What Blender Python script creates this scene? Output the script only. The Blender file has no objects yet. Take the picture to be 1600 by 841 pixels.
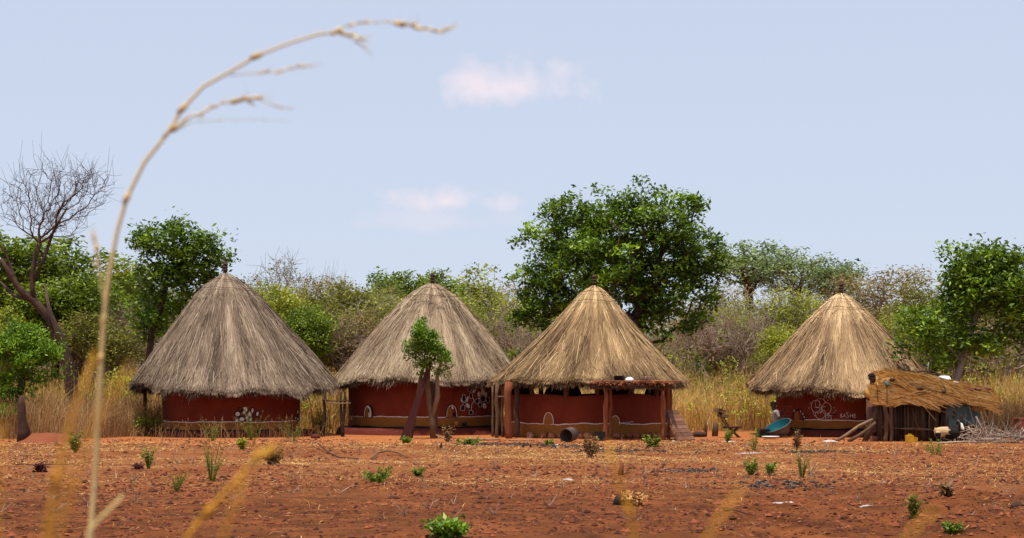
import bpy, math, random
import numpy as np
from mathutils import Vector, Matrix, Euler

# ---------------------------------------------------------------- camera, world, sun
SC = bpy.context.scene
COL = SC.collection
F, HX, HY, H = 2600.0, 800.0, 600.0, 1.5      # focal (px at 1600 wide), principal column, horizon row, eye height (m)
cam_d = bpy.data.cameras.new("camera")
cam = bpy.data.objects.new("camera", cam_d); COL.objects.link(cam)
cam.location = (0, 0, H); cam.rotation_euler = (math.radians(90), 0, 0)
cam_d.sensor_width = 36; cam_d.lens = F / 1600 * 36
cam_d.shift_y = (HY - 420.5) / 1600
cam_d.clip_start = 0.05; cam_d.clip_end = 3000
cam_d.dof.use_dof = True; cam_d.dof.focus_distance = 46; cam_d.dof.aperture_fstop = 11.5
SC.camera = cam
SC.view_settings.view_transform = 'Standard'; SC.view_settings.look = 'None'
SC.view_settings.gamma = 1; SC.view_settings.exposure = 0.33
SC.view_settings.use_curve_mapping = False
SC.cycles.max_bounces = 8; SC.cycles.diffuse_bounces = 4; SC.cycles.transparent_max_bounces = 8

SUN = Vector((-0.10, -0.17, 0.98)).normalized()
elev = math.asin(SUN.z); az = math.atan2(SUN.x, SUN.y)
world = bpy.data.worlds.new("World"); SC.world = world; world.use_nodes = True
nt = world.node_tree; nt.nodes.clear()
wo = nt.nodes.new('ShaderNodeOutputWorld'); bg = nt.nodes.new('ShaderNodeBackground')
sky = nt.nodes.new('ShaderNodeTexSky'); sky.sky_type = 'NISHITA'; sky.sun_disc = False
sky.sun_elevation = elev; sky.sun_rotation = az
sky.air_density = 1.0; sky.dust_density = 1.6; sky.ozone_density = 2.2; sky.altitude = 900
bg.inputs['Strength'].default_value = 0.12
tc = nt.nodes.new('ShaderNodeTexCoord'); sep = nt.nodes.new('ShaderNodeSeparateXYZ')
nt.links.new(tc.outputs['Generated'], sep.inputs[0])
def wmath(op, a, b=None, clamp=False):
    n = nt.nodes.new('ShaderNodeMath'); n.operation = op; n.use_clamp = clamp
    for i, v in enumerate((a, b)):
        if v is None: continue
        if isinstance(v, (int, float)): n.inputs[i].default_value = v
        else: nt.links.new(v, n.inputs[i])
    return n.outputs[0]
ysafe = wmath('MAXIMUM', sep.outputs[1], 0.05)
cu = wmath('DIVIDE', sep.outputs[0], ysafe); cv = wmath('DIVIDE', sep.outputs[2], ysafe)
cn = nt.nodes.new('ShaderNodeTexNoise'); cn.inputs['Scale'].default_value = 34; cn.inputs['Detail'].default_value = 8
cn.inputs['Roughness'].default_value = 0.55
nt.links.new(tc.outputs['Generated'], cn.inputs['Vector'])
nz = wmath('MULTIPLY', wmath('SUBTRACT', cn.outputs['Fac'], 0.5), 2.9)
def cloud(u, v, ru, rv, arch=0.0):
    du = wmath('DIVIDE', wmath('SUBTRACT', cu, u), ru)
    dv = wmath('DIVIDE', wmath('SUBTRACT', cv, v), rv)
    below = wmath('MULTIPLY', wmath('LESS_THAN', dv, 0.0), 0.8)      # flat bottoms
    dv = wmath('MULTIPLY', dv, wmath('ADD', below, 1.0))
    d = wmath('SQRT', wmath('ADD', wmath('MULTIPLY', du, du), wmath('MULTIPLY', dv, dv)))
    return wmath('MULTIPLY', wmath('ADD', wmath('SUBTRACT', 1.0, d), nz), 1.0, True)
m1 = wmath('MULTIPLY', cloud(-0.002, 0.178, 0.050, 0.021), 0.9)
m2 = wmath('MULTIPLY', cloud(-0.038, 0.109, 0.040, 0.012), 0.95)
m3 = wmath('MULTIPLY', cloud(-0.050, 0.098, 0.055, 0.012), 0.3)
mm = wmath('MULTIPLY', wmath('MAXIMUM', wmath('MAXIMUM', m1, m2), m3), 1.15, True)
# hazy dry-season air whitens the blue of the sky
hz = nt.nodes.new('ShaderNodeMix'); hz.data_type = 'RGBA'
hz.inputs[0].default_value = 0.82; nt.links.new(sky.outputs[0], hz.inputs[6]); hz.inputs[7].default_value = (4.3, 4.72, 5.7, 1)
mx = nt.nodes.new('ShaderNodeMix'); mx.data_type = 'RGBA'
nt.links.new(mm, mx.inputs[0]); nt.links.new(hz.outputs[2], mx.inputs[6]); mx.inputs[7].default_value = (5.75, 5.3, 5.85, 1)
nt.links.new(mx.outputs[2], bg.inputs['Color']); nt.links.new(bg.outputs[0], wo.inputs['Surface'])

sl = bpy.data.lights.new("sun", 'SUN'); sl.energy = 4.2; sl.angle = math.radians(0.53); sl.color = (1.0, 0.93, 0.80)
so = bpy.data.objects.new("sun", sl); COL.objects.link(so)
so.rotation_euler = SUN.to_track_quat('Z', 'Y').to_euler(); so.location = (0, 0, 30)

# ---------------------------------------------------------------- helpers
R_ = np.random.default_rng(7)
def smooth(a, b, t):
    t = np.clip((t - a) / (b - a), 0, 1); return t * t * (3 - 2 * t)
def gz(x, y):
    """height of the ground"""
    x = np.asarray(x, float); y = np.asarray(y, float)
    n = (np.sin(x * .9 + y * .4) + np.sin(x * .35 - y * .8 + 1.3) + .6 * np.sin(x * 2.1 + y * 1.3 + 4)) * 0.018
    n = n * (1 - smooth(40, 43, y)) * smooth(6, 12, y)
    rise = np.maximum(0, y - 60); rise = 0.018 * rise * smooth(60, 90, y)
    return n + np.minimum(rise, 3.0)
def P(px, py, Y):
    """photo column/row at distance Y -> world point"""
    return Vector(((px - HX) * Y / F, Y, H + (HY - py) * Y / F))
def G(px, py):
    """photo column/row of a spot on the flat ground"""
    Y = F * H / (py - HY); x = (px - HX) * Y / F
    return Vector((x, Y, float(gz(x, Y))))

class MB:
    """collects faces into one mesh; every face carries a tint (its own natural colour variation)"""
    def __init__(s): s.v = []; s.f = []; s.t = []; s.m = []; s.n = 0
    def add(s, verts, faces, tint=0.5, mi=0):
        verts = np.asarray(verts, float).reshape(-1, 3)
        if not len(verts): return
        if isinstance(faces, np.ndarray): groups = [faces]
        else:
            d = {}
            for q in faces: d.setdefault(len(q), []).append(q)
            groups = [np.array(g) for g in d.values()]
        s.v.append(verts)
        for g in groups:
            s.f.append(g + s.n)
            t = np.asarray(tint, float)
            s.t.append(np.broadcast_to(t, (len(g),)) if t.ndim == 0 or len(t) == len(g) else np.full(len(g), t.flat[0]))
            s.m.append(np.full(len(g), mi))
        s.n += len(verts)
    def quads(s, q, tint=0.5, mi=0):
        q = np.asarray(q); n = len(q)
        s.add(q.reshape(-1, 3), np.arange(n * q.shape[1]).reshape(n, q.shape[1]), tint, mi)
    def tube(s, pts, rad, n=6, tint=0.5, mi=0, cap=True, wob=0.0, rng=None):
        pts = [np.array(p, float) for p in pts]; k = len(pts)
        if np.isscalar(rad): rad = [rad] * k
        V = []; ref = None
        for i in range(k):
            a = pts[max(i - 1, 0)]; b = pts[min(i + 1, k - 1)]
            d = b - a; d = d / (np.linalg.norm(d) + 1e-9)
            if ref is None: ref = np.array([0, 0, 1.]) if abs(d[2]) < .9 else np.array([1., 0, 0])
            u = np.cross(d, ref); u /= np.linalg.norm(u) + 1e-9; w = np.cross(u, d); ref = w
            for j in range(n):
                an = 2 * math.pi * j / n; r = rad[i]
                if wob: r *= 1 + wob * ((rng or R_).random() - .5)
                V.append(pts[i] + (u * math.cos(an) + w * math.sin(an)) * r)
        Fs = [(i * n + j, i * n + (j + 1) % n, (i + 1) * n + (j + 1) % n, (i + 1) * n + j) for i in range(k - 1) for j in range(n)]
        if cap: Fs += [tuple(range(n))[::-1], tuple(range((k - 1) * n, k * n))]
        s.add(V, Fs, tint, mi)
    def blob(s, p0, p1, r0, r1, n=10, sy=1.0, tint=.5):
        """capsule with round ends"""
        p0 = np.array(p0, float); p1 = np.array(p1, float)
        d = p1 - p0; L = np.linalg.norm(d); d = d / (L + 1e-9)
        pts = []; rad = []
        for a in (-85, -60, -30, 0): pts.append(p0 + d * r0 * math.sin(math.radians(a))); rad.append(r0 * math.cos(math.radians(a)))
        for a in (0, 30, 60, 85): pts.append(p1 + d * r1 * math.sin(math.radians(a))); rad.append(r1 * math.cos(math.radians(a)))
        pts[4] = pts[4] + d * 1e-4
        s.tube(pts, rad, n, tint)
    def box(s, c, size, rot=None, tint=.5, jit=0):
        c = np.array(c, float); h = np.array(size, float) / 2
        V = np.array([[x, y, z] for x in (-1, 1) for y in (-1, 1) for z in (-1, 1)], float) * h
        if jit: V += (R_.random(V.shape) - .5) * jit
        if rot is not None: V = V @ np.array(Euler(rot).to_matrix()).T
        s.add(V + c, [(0, 1, 3, 2), (4, 6, 7, 5), (0, 4, 5, 1), (2, 3, 7, 6), (0, 2, 6, 4), (1, 5, 7, 3)], tint)
    def lathe(s, c, prof, n=24, rot=None, tint=.5):
        V = []
        for r, z in prof:
            for j in range(n):
                a = 2 * math.pi * j / n; V.append((r * math.cos(a), r * math.sin(a), z))
        V = np.array(V)
        if rot is not None: V = V @ np.array(Euler(rot).to_matrix()).T
        k = len(prof)
        Fs = [(i * n + j, i * n + (j + 1) % n, (i + 1) * n + (j + 1) % n, (i + 1) * n + j) for i in range(k - 1) for j in range(n)]
        s.add(V + np.array(c, float), Fs, tint)
    def rock(s, c, r, tint=.5, rng=None, flat=.7):
        rng = rng or R_
        import bmesh
        bm = bmesh.new(); bmesh.ops.create_icosphere(bm, subdivisions=2, radius=1)
        V = np.array([v.co[:] for v in bm.verts]); Fs = np.array([[v.index for v in f.verts] for f in bm.faces]); bm.free()
        k = rng.normal(size=(4, 3)) * 1.6; ph = rng.random(4) * 6
        d = 1 + .13 * np.sin(V @ k.T + ph).sum(1) / 1.5
        V = V * d[:, None] * np.array([r * rng.uniform(.8, 1.25), r * rng.uniform(.8, 1.2), r * flat])
        s.add(V + np.array(c, float), Fs, tint)
    def build(s, name, mat, parent=None, smooth=True, **tags):
        me = bpy.data.meshes.new(name)
        V = np.concatenate(s.v); me.vertices.add(len(V)); me.vertices.foreach_set('co', V.ravel())
        nl = sum(g.size for g in s.f); npoly = sum(len(g) for g in s.f)
        me.loops.add(nl); me.polygons.add(npoly)
        me.loops.foreach_set('vertex_index', np.concatenate([g.ravel() for g in s.f]).astype(np.int32))
        cnt = np.concatenate([np.full(len(g), g.shape[1]) for g in s.f])
        st = np.concatenate([[0], np.cumsum(cnt)[:-1]])
        me.polygons.foreach_set('loop_start', st.astype(np.int32)); me.polygons.foreach_set('loop_total', cnt.astype(np.int32))
        me.polygons.foreach_set('use_smooth', np.full(npoly, smooth))
        mats = mat if isinstance(mat, (list, tuple)) else [mat]
        for m in mats: me.materials.append(m)
        me.polygons.foreach_set('material_index', np.concatenate(s.m).astype(np.int32))
        at = me.attributes.new('tint', 'FLOAT', 'FACE'); at.data.foreach_set('value', np.concatenate(s.t).astype(np.float32))
        me.update(); me.validate()
        o = bpy.data.objects.new(name, me); COL.objects.link(o)
        if parent is not None: setpar(o, parent)
        for k, v in tags.items(): o[k] = v
        return o
def setpar(o, parent):
    """keeps the world placement: an Empty of ours may stand anywhere but is never rotated"""
    o.parent = parent
    w = Vector((0, 0, 0)); q = parent
    while q is not None: w += q.location; q = q.parent
    o.location = -w
def thing(name, loc, label, cat, group=None):
    o = bpy.data.objects.new(name, None); COL.objects.link(o); o.location = loc
    o.empty_display_size = .3; o['label'] = label; o['category'] = cat
    if group: o['group'] = group
    return o
def tag(o, label, cat, group=None):
    o['label'] = label; o['category'] = cat
    if group: o['group'] = group
    return o

# ---------------------------------------------------------------- materials
def mat(name, cols, rough=.85, noise=0.35, scale=6, nscale=(1, 1, 1), bump=0.0, bscale=40, transl=0, spec=.2, metal=0, hue=None):
    """cols: list of (position, rgb) over the per-face tint plus object-space noise"""
    m = bpy.data.materials.new(name); m.use_nodes = True; t = m.node_tree; N = t.nodes; L = t.links
    b = N['Principled BSDF']; b.inputs['Roughness'].default_value = rough
    b.inputs['Specular IOR Level'].default_value = spec; b.inputs['Metallic'].default_value = metal
    at = N.new('ShaderNodeAttribute'); at.attribute_name = 'tint'
    co = N.new('ShaderNodeTexCoord'); mp = N.new('ShaderNodeMapping'); mp.inputs['Scale'].default_value = nscale
    L.new(co.outputs['Object'], mp.inputs[0])
    no = N.new('ShaderNodeTexNoise'); no.inputs['Scale'].default_value = scale; no.inputs['Detail'].default_value = 6
    no.inputs['Roughness'].default_value = .62
    L.new(mp.outputs[0], no.inputs['Vector'])
    a = N.new('ShaderNodeMath'); a.operation = 'MULTIPLY_ADD'; L.new(no.outputs['Fac'], a.inputs[0]); a.inputs[1].default_value = noise * 2
    s = N.new('ShaderNodeMath'); s.operation = 'SUBTRACT'; L.new(at.outputs['Fac'], s.inputs[0]); s.inputs[1].default_value = noise
    L.new(s.outputs[0], a.inputs[2])
    cr = N.new('ShaderNodeValToRGB'); el = cr.color_ramp.elements
    while len(el) < len(cols): el.new(.5)
    for e, (p, c) in zip(el, cols): e.position = p; e.color = (*c, 1)
    L.new(a.outputs[0], cr.inputs[0]); L.new(cr.outputs[0], b.inputs['Base Color'])
    if bump:
        n2 = N.new('ShaderNodeTexNoise'); n2.inputs['Scale'].default_value = bscale; n2.inputs['Detail'].default_value = 5
        L.new(mp.outputs[0], n2.inputs['Vector'])
        bu = N.new('ShaderNodeBump'); bu.inputs['Strength'].default_value = bump; bu.inputs['Distance'].default_value = .03
        L.new(n2.outputs['Fac'], bu.inputs['Height']); L.new(bu.outputs[0], b.inputs['Normal'])
    if transl:
        tr = N.new('ShaderNodeBsdfTranslucent'); L.new(cr.outputs[0], tr.inputs[0])
        ms = N.new('ShaderNodeMixShader'); ms.inputs[0].default_value = transl
        L.new(b.outputs[0], ms.inputs[1]); L.new(tr.outputs[0], ms.inputs[2]); L.new(ms.outputs[0], N['Material Output'].inputs[0])
    return m
def leafmat(name, dark, mid, light, gloss=.35):
    return mat(name, [(0, dark), (.5, mid), (1, light)], rough=.5, noise=.12, scale=1.2, transl=.3, spec=gloss)
M = {}
M['earthred'] = mat('red mud plaster', [(0, (.060, .010, .005)), (.3, (.12, .017, .007)), (.6, (.175, .028, .011)), (1, (.27, .060, .026))], noise=.55, scale=1.6, bump=.3, bscale=14)
M['earthdark'] = mat('dark red mud plinth', [(0, (.06, .010, .006)), (.5, (.115, .019, .011)), (1, (.18, .036, .02))], noise=.4, scale=3.5, bump=.4, bscale=18)
M['ochre'] = mat('ochre wash', [(0, (.14, .050, .009)), (.5, (.25, .095, .018)), (1, (.34, .14, .034))], noise=.4, scale=4, bump=.2, bscale=20)
M['whitepaint'] = mat('white clay paint', [(0, (.45, .38, .36)), (1, (.8, .74, .72))], noise=.4, scale=12)
M['chalk'] = mat('chalk line', [(0, (.46, .33, .30)), (1, (.75, .66, .62))], noise=.5, scale=22)
M['faint'] = mat('faint chalk', [(0, (.16, .04, .025)), (1, (.34, .16, .12))], noise=.5, scale=30)
M['black'] = mat('black clay paint', [(0, (.006, .005, .005)), (1, (.022, .018, .016))], noise=.4, scale=14)
M['thatch_grey'] = mat('weathered grey thatch', [(0, (.022, .013, .009)), (.3, (.110, .072, .048)), (.6, (.250, .180, .125)), (.85, (.43, .325, .23)), (1, (.62, .49, .36))], noise=.17, scale=1.6, rough=.75)
M['thatch_mid'] = mat('greying thatch', [(0, (.040, .022, .013)), (.3, (.160, .104, .064)), (.6, (.33, .235, .152)), (.85, (.49, .37, .245)), (1, (.66, .53, .37))], noise=.17, scale=1.6, rough=.75)
M['thatch_gold'] = mat('straw thatch', [(0, (.050, .026, .012)), (.3, (.185, .108, .050)), (.6, (.35, .222, .108)), (.85, (.56, .375, .185)), (1, (.80, .60, .34))], noise=.17, scale=1.6, rough=.75)
M['thatch_fresh'] = mat('tawny thatch', [(0, (.050, .027, .013)), (.3, (.185, .110, .056)), (.6, (.36, .228, .118)), (.85, (.58, .39, .21)), (1, (.80, .59, .35))], noise=.17, scale=1.6, rough=.75)
M['reed'] = mat('golden reeds', [(0, (.13, .048, .012)), (.25, (.46, .24, .06)), (.55, (.80, .50, .15)), (1, (.95, .76, .38))], noise=.15, scale=5)
M['under'] = mat('dark brown trash', [(0, (.03, .018, .01)), (1, (.10, .06, .035))], noise=.4, scale=8, bump=.5)  # dark brown colour of the dry trash on the stick awning
M['wood'] = mat('weathered wood', [(0, (.035, .018, .010)), (.5, (.12, .066, .034)), (1, (.32, .21, .125))], noise=.35, scale=5, nscale=(3, 3, .5), bump=.5, bscale=18)
M['woodred'] = mat('red brown post wood', [(0, (.06, .018, .008)), (.5, (.19, .055, .022)), (1, (.36, .135, .06))], noise=.4, scale=5, nscale=(3, 3, .5), bump=.5, bscale=18)
M['maroon'] = mat('maroon board', [(0, (.030, .008, .007)), (1, (.075, .018, .014))], noise=.3, scale=4)
M['plank'] = mat('old planks', [(0, (.07, .03, .018)), (.5, (.19, .085, .05)), (1, (.33, .19, .12))], noise=.4, scale=4, nscale=(1, 4, 1), bump=.4)
M['bark'] = mat('dark bark', [(0, (.022, .012, .010)), (.5, (.075, .038, .026)), (1, (.20, .13, .10))], noise=.35, scale=7, nscale=(2, 2, .7), bump=.6, bscale=20)
M['barkpale'] = mat('pale grey bark', [(0, (.09, .06, .045)), (.5, (.25, .19, .15)), (1, (.42, .37, .32))], noise=.35, scale=5, bump=.3)
M['barkbrown'] = mat('purple brown twigs', [(0, (.085, .046, .034)), (.5, (.24, .155, .115)), (1, (.50, .38, .29))], noise=.3, scale=2)
M['leaf_deep'] = leafmat('deep green leaf', (.030, .058, .002), (.115, .20, .007), (.31, .46, .02), .4)
M['leaf_green'] = leafmat('green leaf', (.052, .080, .004), (.145, .205, .010), (.30, .40, .025))
M['leaf_bright'] = leafmat('bright green leaf', (.045, .10, .003), (.13, .25, .008), (.28, .45, .022))
M['leaf_lime'] = leafmat('yellow green leaf', (.14, .155, .006), (.32, .34, .016), (.52, .52, .04))
M['leaf_olive'] = leafmat('olive leaf', (.085, .085, .012), (.20, .195, .030), (.37, .34, .06), .15)
M['leaf_dusty'] = leafmat('dusty brown green leaf', (.13, .095, .030), (.27, .205, .07), (.43, .34, .13), .1)
M['leaf_hazed'] = leafmat('haze tinted far leaf', (.10, .145, .05), (.20, .27, .10), (.32, .40, .17), .1)  # distance haze painted into the leaf colour of the farthest trees
M['leaf_dead'] = leafmat('dead leaf', (.08, .04, .012), (.2, .11, .035), (.36, .24, .10), .1)
M['grass'] = mat('golden dry grass', [(0, (.24, .11, .028)), (.35, (.54, .32, .085)), (.68, (.78, .53, .18)), (.86, (.86, .68, .30)), (1, (.40, .46, .08))], noise=.2, scale=.35, transl=.35)
M['grassbrown'] = mat('brown dead grass', [(0, (.17, .075, .03)), (.5, (.40, .23, .095)), (1, (.66, .46, .22))], noise=.2, scale=.5, transl=.3)
M['strawbit'] = mat('straw litter', [(0, (.22, .075, .022)), (.5, (.42, .19, .055)), (1, (.74, .47, .18))], noise=.1)
M['clod'] = mat('soil clods', [(0, (.035, .010, .005)), (.5, (.12, .030, .012)), (1, (.28, .080, .030))], noise=.2, scale=2)
M['char'] = mat('charcoal', [(0, (.006, .006, .007)), (.7, (.03, .027, .027)), (1, (.16, .15, .15))], noise=.3, scale=9)
M['stone'] = mat('red stone', [(0, (.14, .04, .018)), (.5, (.30, .095, .042)), (1, (.46, .20, .11))], noise=.3, scale=6, bump=.4)
M['stalk'] = mat('dry grass stalk', [(0, (.56, .32, .10)), (.5, (.82, .58, .24)), (1, (.94, .80, .50))], noise=.35, scale=20, transl=.15)
M['stalkor'] = mat('orange grass blade', [(0, (.50, .20, .015)), (.5, (.70, .33, .03)), (1, (.84, .48, .09))], noise=.3, scale=20, transl=.2)
M['skin'] = mat('dark brown skin', [(0, (.022, .010, .007)), (1, (.05, .024, .016))], rough=.45, noise=.2, spec=.4)
M['hair'] = mat('black hair', [(0, (.004, .004, .004)), (1, (.012, .010, .009))], noise=.3, bump=.5, bscale=120)
M['eye'] = mat('eye', [(0, (.6, .56, .5)), (1, (.7, .66, .6))], rough=.2)
M['mouth'] = mat('lip', [(0, (.09, .03, .028)), (1, (.12, .04, .035))], rough=.4)
M['shirtpink'] = mat('dusty pink cotton', [(0, (.30, .15, .12)), (1, (.52, .30, .24))], noise=.4, scale=8)
M['shirtpale'] = mat('pale grey cotton', [(0, (.20, .16, .145)), (1, (.36, .30, .28))], noise=.4, scale=8)
M['clothbrown'] = mat('brown cloth', [(0, (.07, .032, .022)), (1, (.19, .095, .065))], noise=.4, scale=7)
M['clothred'] = mat('dark red cloth', [(0, (.05, .006, .005)), (1, (.13, .014, .010))], noise=.4, scale=7)
M['teal'] = mat('teal plastic', [(0, (.003, .065, .085)), (1, (.008, .12, .15))], rough=.45, noise=.3, scale=4)
M['greymetal'] = mat('worn grey metal', [(0, (.06, .055, .05)), (1, (.20, .19, .175))], rough=.5, noise=.4, scale=6, metal=.3)
M['drum'] = mat('sooty drum metal', [(0, (.03, .022, .02)), (1, (.16, .11, .09))], rough=.55, noise=.4, scale=5, metal=.3)
M['soot'] = mat('soot black metal', [(0, (.005, .005, .005)), (1, (.02, .02, .022))], rough=.4, noise=.3, scale=6)
M['silver'] = mat('aluminium', [(0, (.45, .46, .48)), (1, (.7, .71, .73))], rough=.35, noise=.3, scale=8, metal=.7)
M['enamel'] = mat('white enamel', [(0, (.68, .70, .74)), (1, (.84, .85, .88))], rough=.35, noise=.3, scale=6)
M['plasticwhite'] = mat('dirty white plastic', [(0, (.30, .25, .23)), (1, (.62, .58, .57))], rough=.4, noise=.5, scale=9)
M['yellow'] = mat('yellow plastic', [(0, (.38, .18, .01)), (1, (.66, .38, .03))], rough=.4, noise=.3)
M['tarp'] = mat('faded blue grey tarpaulin', [(0, (.035, .055, .05)), (.5, (.085, .12, .115)), (1, (.18, .23, .22))], rough=.6, noise=.45, scale=5, bump=.6, bscale=9)
M['rag'] = mat('maroon rag', [(0, (.05, .012, .012)), (1, (.20, .05, .045))], noise=.4, scale=8)
M['rust'] = mat('rusty sheet metal', [(0, (.12, .035, .02)), (1, (.26, .09, .05))], noise=.4, scale=5, rough=.7)
M['fawn'] = mat('fawn goat hair', [(0, (.36, .22, .10)), (1, (.66, .47, .27))], noise=.3, scale=9, bump=.5, bscale=90)
M['goatblack'] = mat('black goat hair', [(0, (.006, .005, .005)), (1, (.025, .02, .018))], noise=.3, scale=9, bump=.5, bscale=90)
M['goatwhite'] = mat('white goat hair', [(0, (.6, .56, .5)), (1, (.85, .82, .78))], noise=.3, scale=9)
M['horn'] = mat('horn', [(0, (.2, .16, .12)), (1, (.45, .38, .3))], noise=.3, scale=9)
M['brick'] = mat('burnt brick', [(0, (.30, .10, .06)), (1, (.50, .22, .14))], noise=.3, scale=8)

# ---------------------------------------------------------------- ground: one sheet
def vnoise(x, y, seed, cell):
    rg = np.random.default_rng(seed); T = rg.random((256, 256))
    xs = x / cell; ys = y / cell; xi = np.floor(xs).astype(int); yi = np.floor(ys).astype(int)
    fx = xs - xi; fy = ys - yi; fx = fx * fx * (3 - 2 * fx); fy = fy * fy * (3 - 2 * fy)
    g = lambda a, b: T[a % 256, b % 256]
    return (g(xi, yi) * (1 - fx) + g(xi + 1, yi) * fx) * (1 - fy) + (g(xi, yi + 1) * (1 - fx) + g(xi + 1, yi + 1) * fx) * fy
def tilled(x, y):
    """rough dug soil: strongest near the camera, fading out before the swept yard"""
    a = (vnoise(x, y, 3, 5.0) * .7 + vnoise(x, y, 4, 2.2) * .3)
    near = 1 - smooth(23, 34, y)
    return np.clip((a - .33) * 2.6, 0, 1) * (0.30 + .70 * near) * (1 - smooth(38, 42, y))
xs = np.concatenate([-np.geomspace(900, 17, 26)[:-1], np.arange(-17, 17.01, .085), np.geomspace(17, 900, 26)[1:]])
ys = np.concatenate([np.linspace(-60, 13, 20), np.arange(13.1, 30, .085), np.arange(30, 45, .14), np.geomspace(45.2, 1200, 70)])
X, Y = np.meshgrid(xs, ys)
Z = gz(X, Y)
tl = tilled(X, Y)
Z += tl * ((vnoise(X, Y, 11, .42) - .45) * .12 + (vnoise(X, Y, 12, .19) - .5) * .07)
Z += (vnoise(X, Y, 13, .8) - .5) * .03 * (1 - smooth(41, 43, Y)) * smooth(8, 14, Y)
nx = len(xs); ny = len(ys)
I = np.arange(nx * ny).reshape(ny, nx)
gb = MB(); gb.add(np.stack([X, Y, Z], -1).reshape(-1, 3), np.stack([I[:-1, :-1], I[:-1, 1:], I[1:, 1:], I[1:, :-1]], -1).reshape(-1, 4))
gm = bpy.data.materials.new('red soil'); gm.use_nodes = True; t = gm.node_tree; N = t.nodes; L = t.links
b = N['Principled BSDF']; b.inputs['Roughness'].default_value = .95; b.inputs['Specular IOR Level'].default_value = .1
co = N.new('ShaderNodeTexCoord')
def gnoise(scale, det=6, rough=.6, mp=None):
    n = N.new('ShaderNodeTexNoise'); n.inputs['Scale'].default_value = scale; n.inputs['Detail'].default_value = det
    n.inputs['Roughness'].default_value = rough; L.new(co.outputs['Object'], n.inputs['Vector']); return n.outputs['Fac']
def ramp(fac, els):
    c = N.new('ShaderNodeValToRGB'); e = c.color_ramp.elements
    while len(e) < len(els): e.new(.5)
    for q, (p, col) in zip(e, els): q.position = p; q.color = (*col, 1)
    L.new(fac, c.inputs[0]); return c.outputs[0]
def gmix(fac, a, b2, bt='MIX'):
    m = N.new('ShaderNodeMix'); m.data_type = 'RGBA'; m.blend_type = bt
    if isinstance(fac, float): m.inputs[0].default_value = fac
    else: L.new(fac, m.inputs[0])
    L.new(a, m.inputs[6]); L.new(b2, m.inputs[7]); return m.outputs[2]
soil = ramp(gnoise(.9), [(.28, (.12, .034, .011)), (.45, (.215, .064, .019)), (.6, (.285, .090, .026)), (.75, (.37, .13, .042))])
deep = ramp(gnoise(2.4), [(.3, (.070, .022, .008)), (.48, (.145, .045, .013)), (.62, (.22, .070, .020)), (.78, (.32, .115, .034))])
sand = ramp(gnoise(1.3), [(.3, (.36, .115, .036)), (.7, (.47, .17, .058))])
litt = ramp(gnoise(9, 8, .75), [(.36, (.13, .045, .018)), (.5, (.27, .090, .030)), (.64, (.46, .23, .085))])
sx = N.new('ShaderNodeSeparateXYZ'); L.new(co.outputs['Object'], sx.inputs[0])
def mr(v, a, b2, c=0, d=1):
    m = N.new('ShaderNodeMapRange'); m.inputs[1].default_value = a; m.inputs[2].default_value = b2; m.inputs[3].default_value = c; m.inputs[4].default_value = d
    L.new(v, m.inputs[0]); return m.outputs[0]
def gmath(op, a, b2):
    m = N.new('ShaderNodeMath'); m.operation = op; m.use_clamp = True
    for i, v in enumerate((a, b2)):
        if isinstance(v, (int, float)): m.inputs[i].default_value = v
        else: L.new(v, m.inputs[i])
    return m.outputs[0]
# dug earth near, trampled litter in the middle, swept sand by the huts, litter in the bush behind
jy = N.new('ShaderNodeMath'); jy.operation = 'MULTIPLY_ADD'; L.new(gnoise(.35, 4), jy.inputs[0]); jy.inputs[1].default_value = 16; L.new(sx.outputs[1], jy.inputs[2])
fdeep = gmath('MULTIPLY', mr(jy.outputs[0], 31, 38, 1, 0), mr(gnoise(.5), .36, .52))
c1 = gmix(fdeep, soil, deep)
flit = gmath('MULTIPLY', gmath('MULTIPLY', mr(sx.outputs[1], 21, 28), mr(sx.outputs[1], 39, 42, 1, 0)), mr(gnoise(.45, 5), .35, .58, .1, .9))
c2 = gmix(flit, c1, litt)
fs = gmath('MULTIPLY', mr(sx.outputs[1], 40, 43.5), mr(sx.outputs[1], 50, 56, 1, 0))
c3 = gmix(fs, c2, sand)
fb = mr(sx.outputs[1], 52, 58)
c4 = gmix(gmath('MULTIPLY', fb, .8), c3, litt)
L.new(c4, b.inputs['Base Color'])
bn = N.new('ShaderNodeBump'); bn.inputs['Strength'].default_value = 1.0; bn.inputs['Distance'].default_value = .07
L.new(gnoise(14, 8, .7), bn.inputs['Height']); L.new(bn.outputs[0], b.inputs['Normal'])
gb.build('ground', gm, kind='structure')

# straw litter and clods lying on the soil
def frust_pts(n, y0, y1, rng, pw=1.0, pad=1.5):
    y = y0 + (y1 - y0) * rng.random(n) ** pw
    x = (rng.random(n) * 2 - 1) * (y * 800 / F + pad)
    return x, y
def zfull(x, y):
    t = tilled(x, y)
    z = gz(x, y) + t * ((vnoise(x, y, 11, .42) - .45) * .12 + (vnoise(x, y, 12, .19) - .5) * .07)
    return z + (vnoise(x, y, 13, .8) - .5) * .03 * (1 - smooth(41, 43, y)) * smooth(8, 14, y)
rng = np.random.default_rng(21)
x, y = frust_pts(230000, 16, 45.5, rng, .8)
dens = vnoise(x, y, 31, 3.2) * .45 + vnoise(x, y, 34, 1.1) * .3 + vnoise(x, y, 32, .4) * .25
midb = smooth(22, 29, y) * (1 - smooth(40, 44, y))
keep = rng.random(len(x)) < np.clip((dens - .38) * 2.8, 0, 1) * (.14 + .86 * midb) * (1 - .9 * smooth(42.5, 44, y))
x = x[keep]; y = y[keep]; n = len(x); z = zfull(x, y) + .006
a = rng.random(n) * math.pi; l = rng.uniform(.02, .10, n) * np.clip(y / 34, .55, 1.1); w = rng.uniform(.0025, .006, n) * np.clip(y / 30, .7, 1.4)
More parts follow.
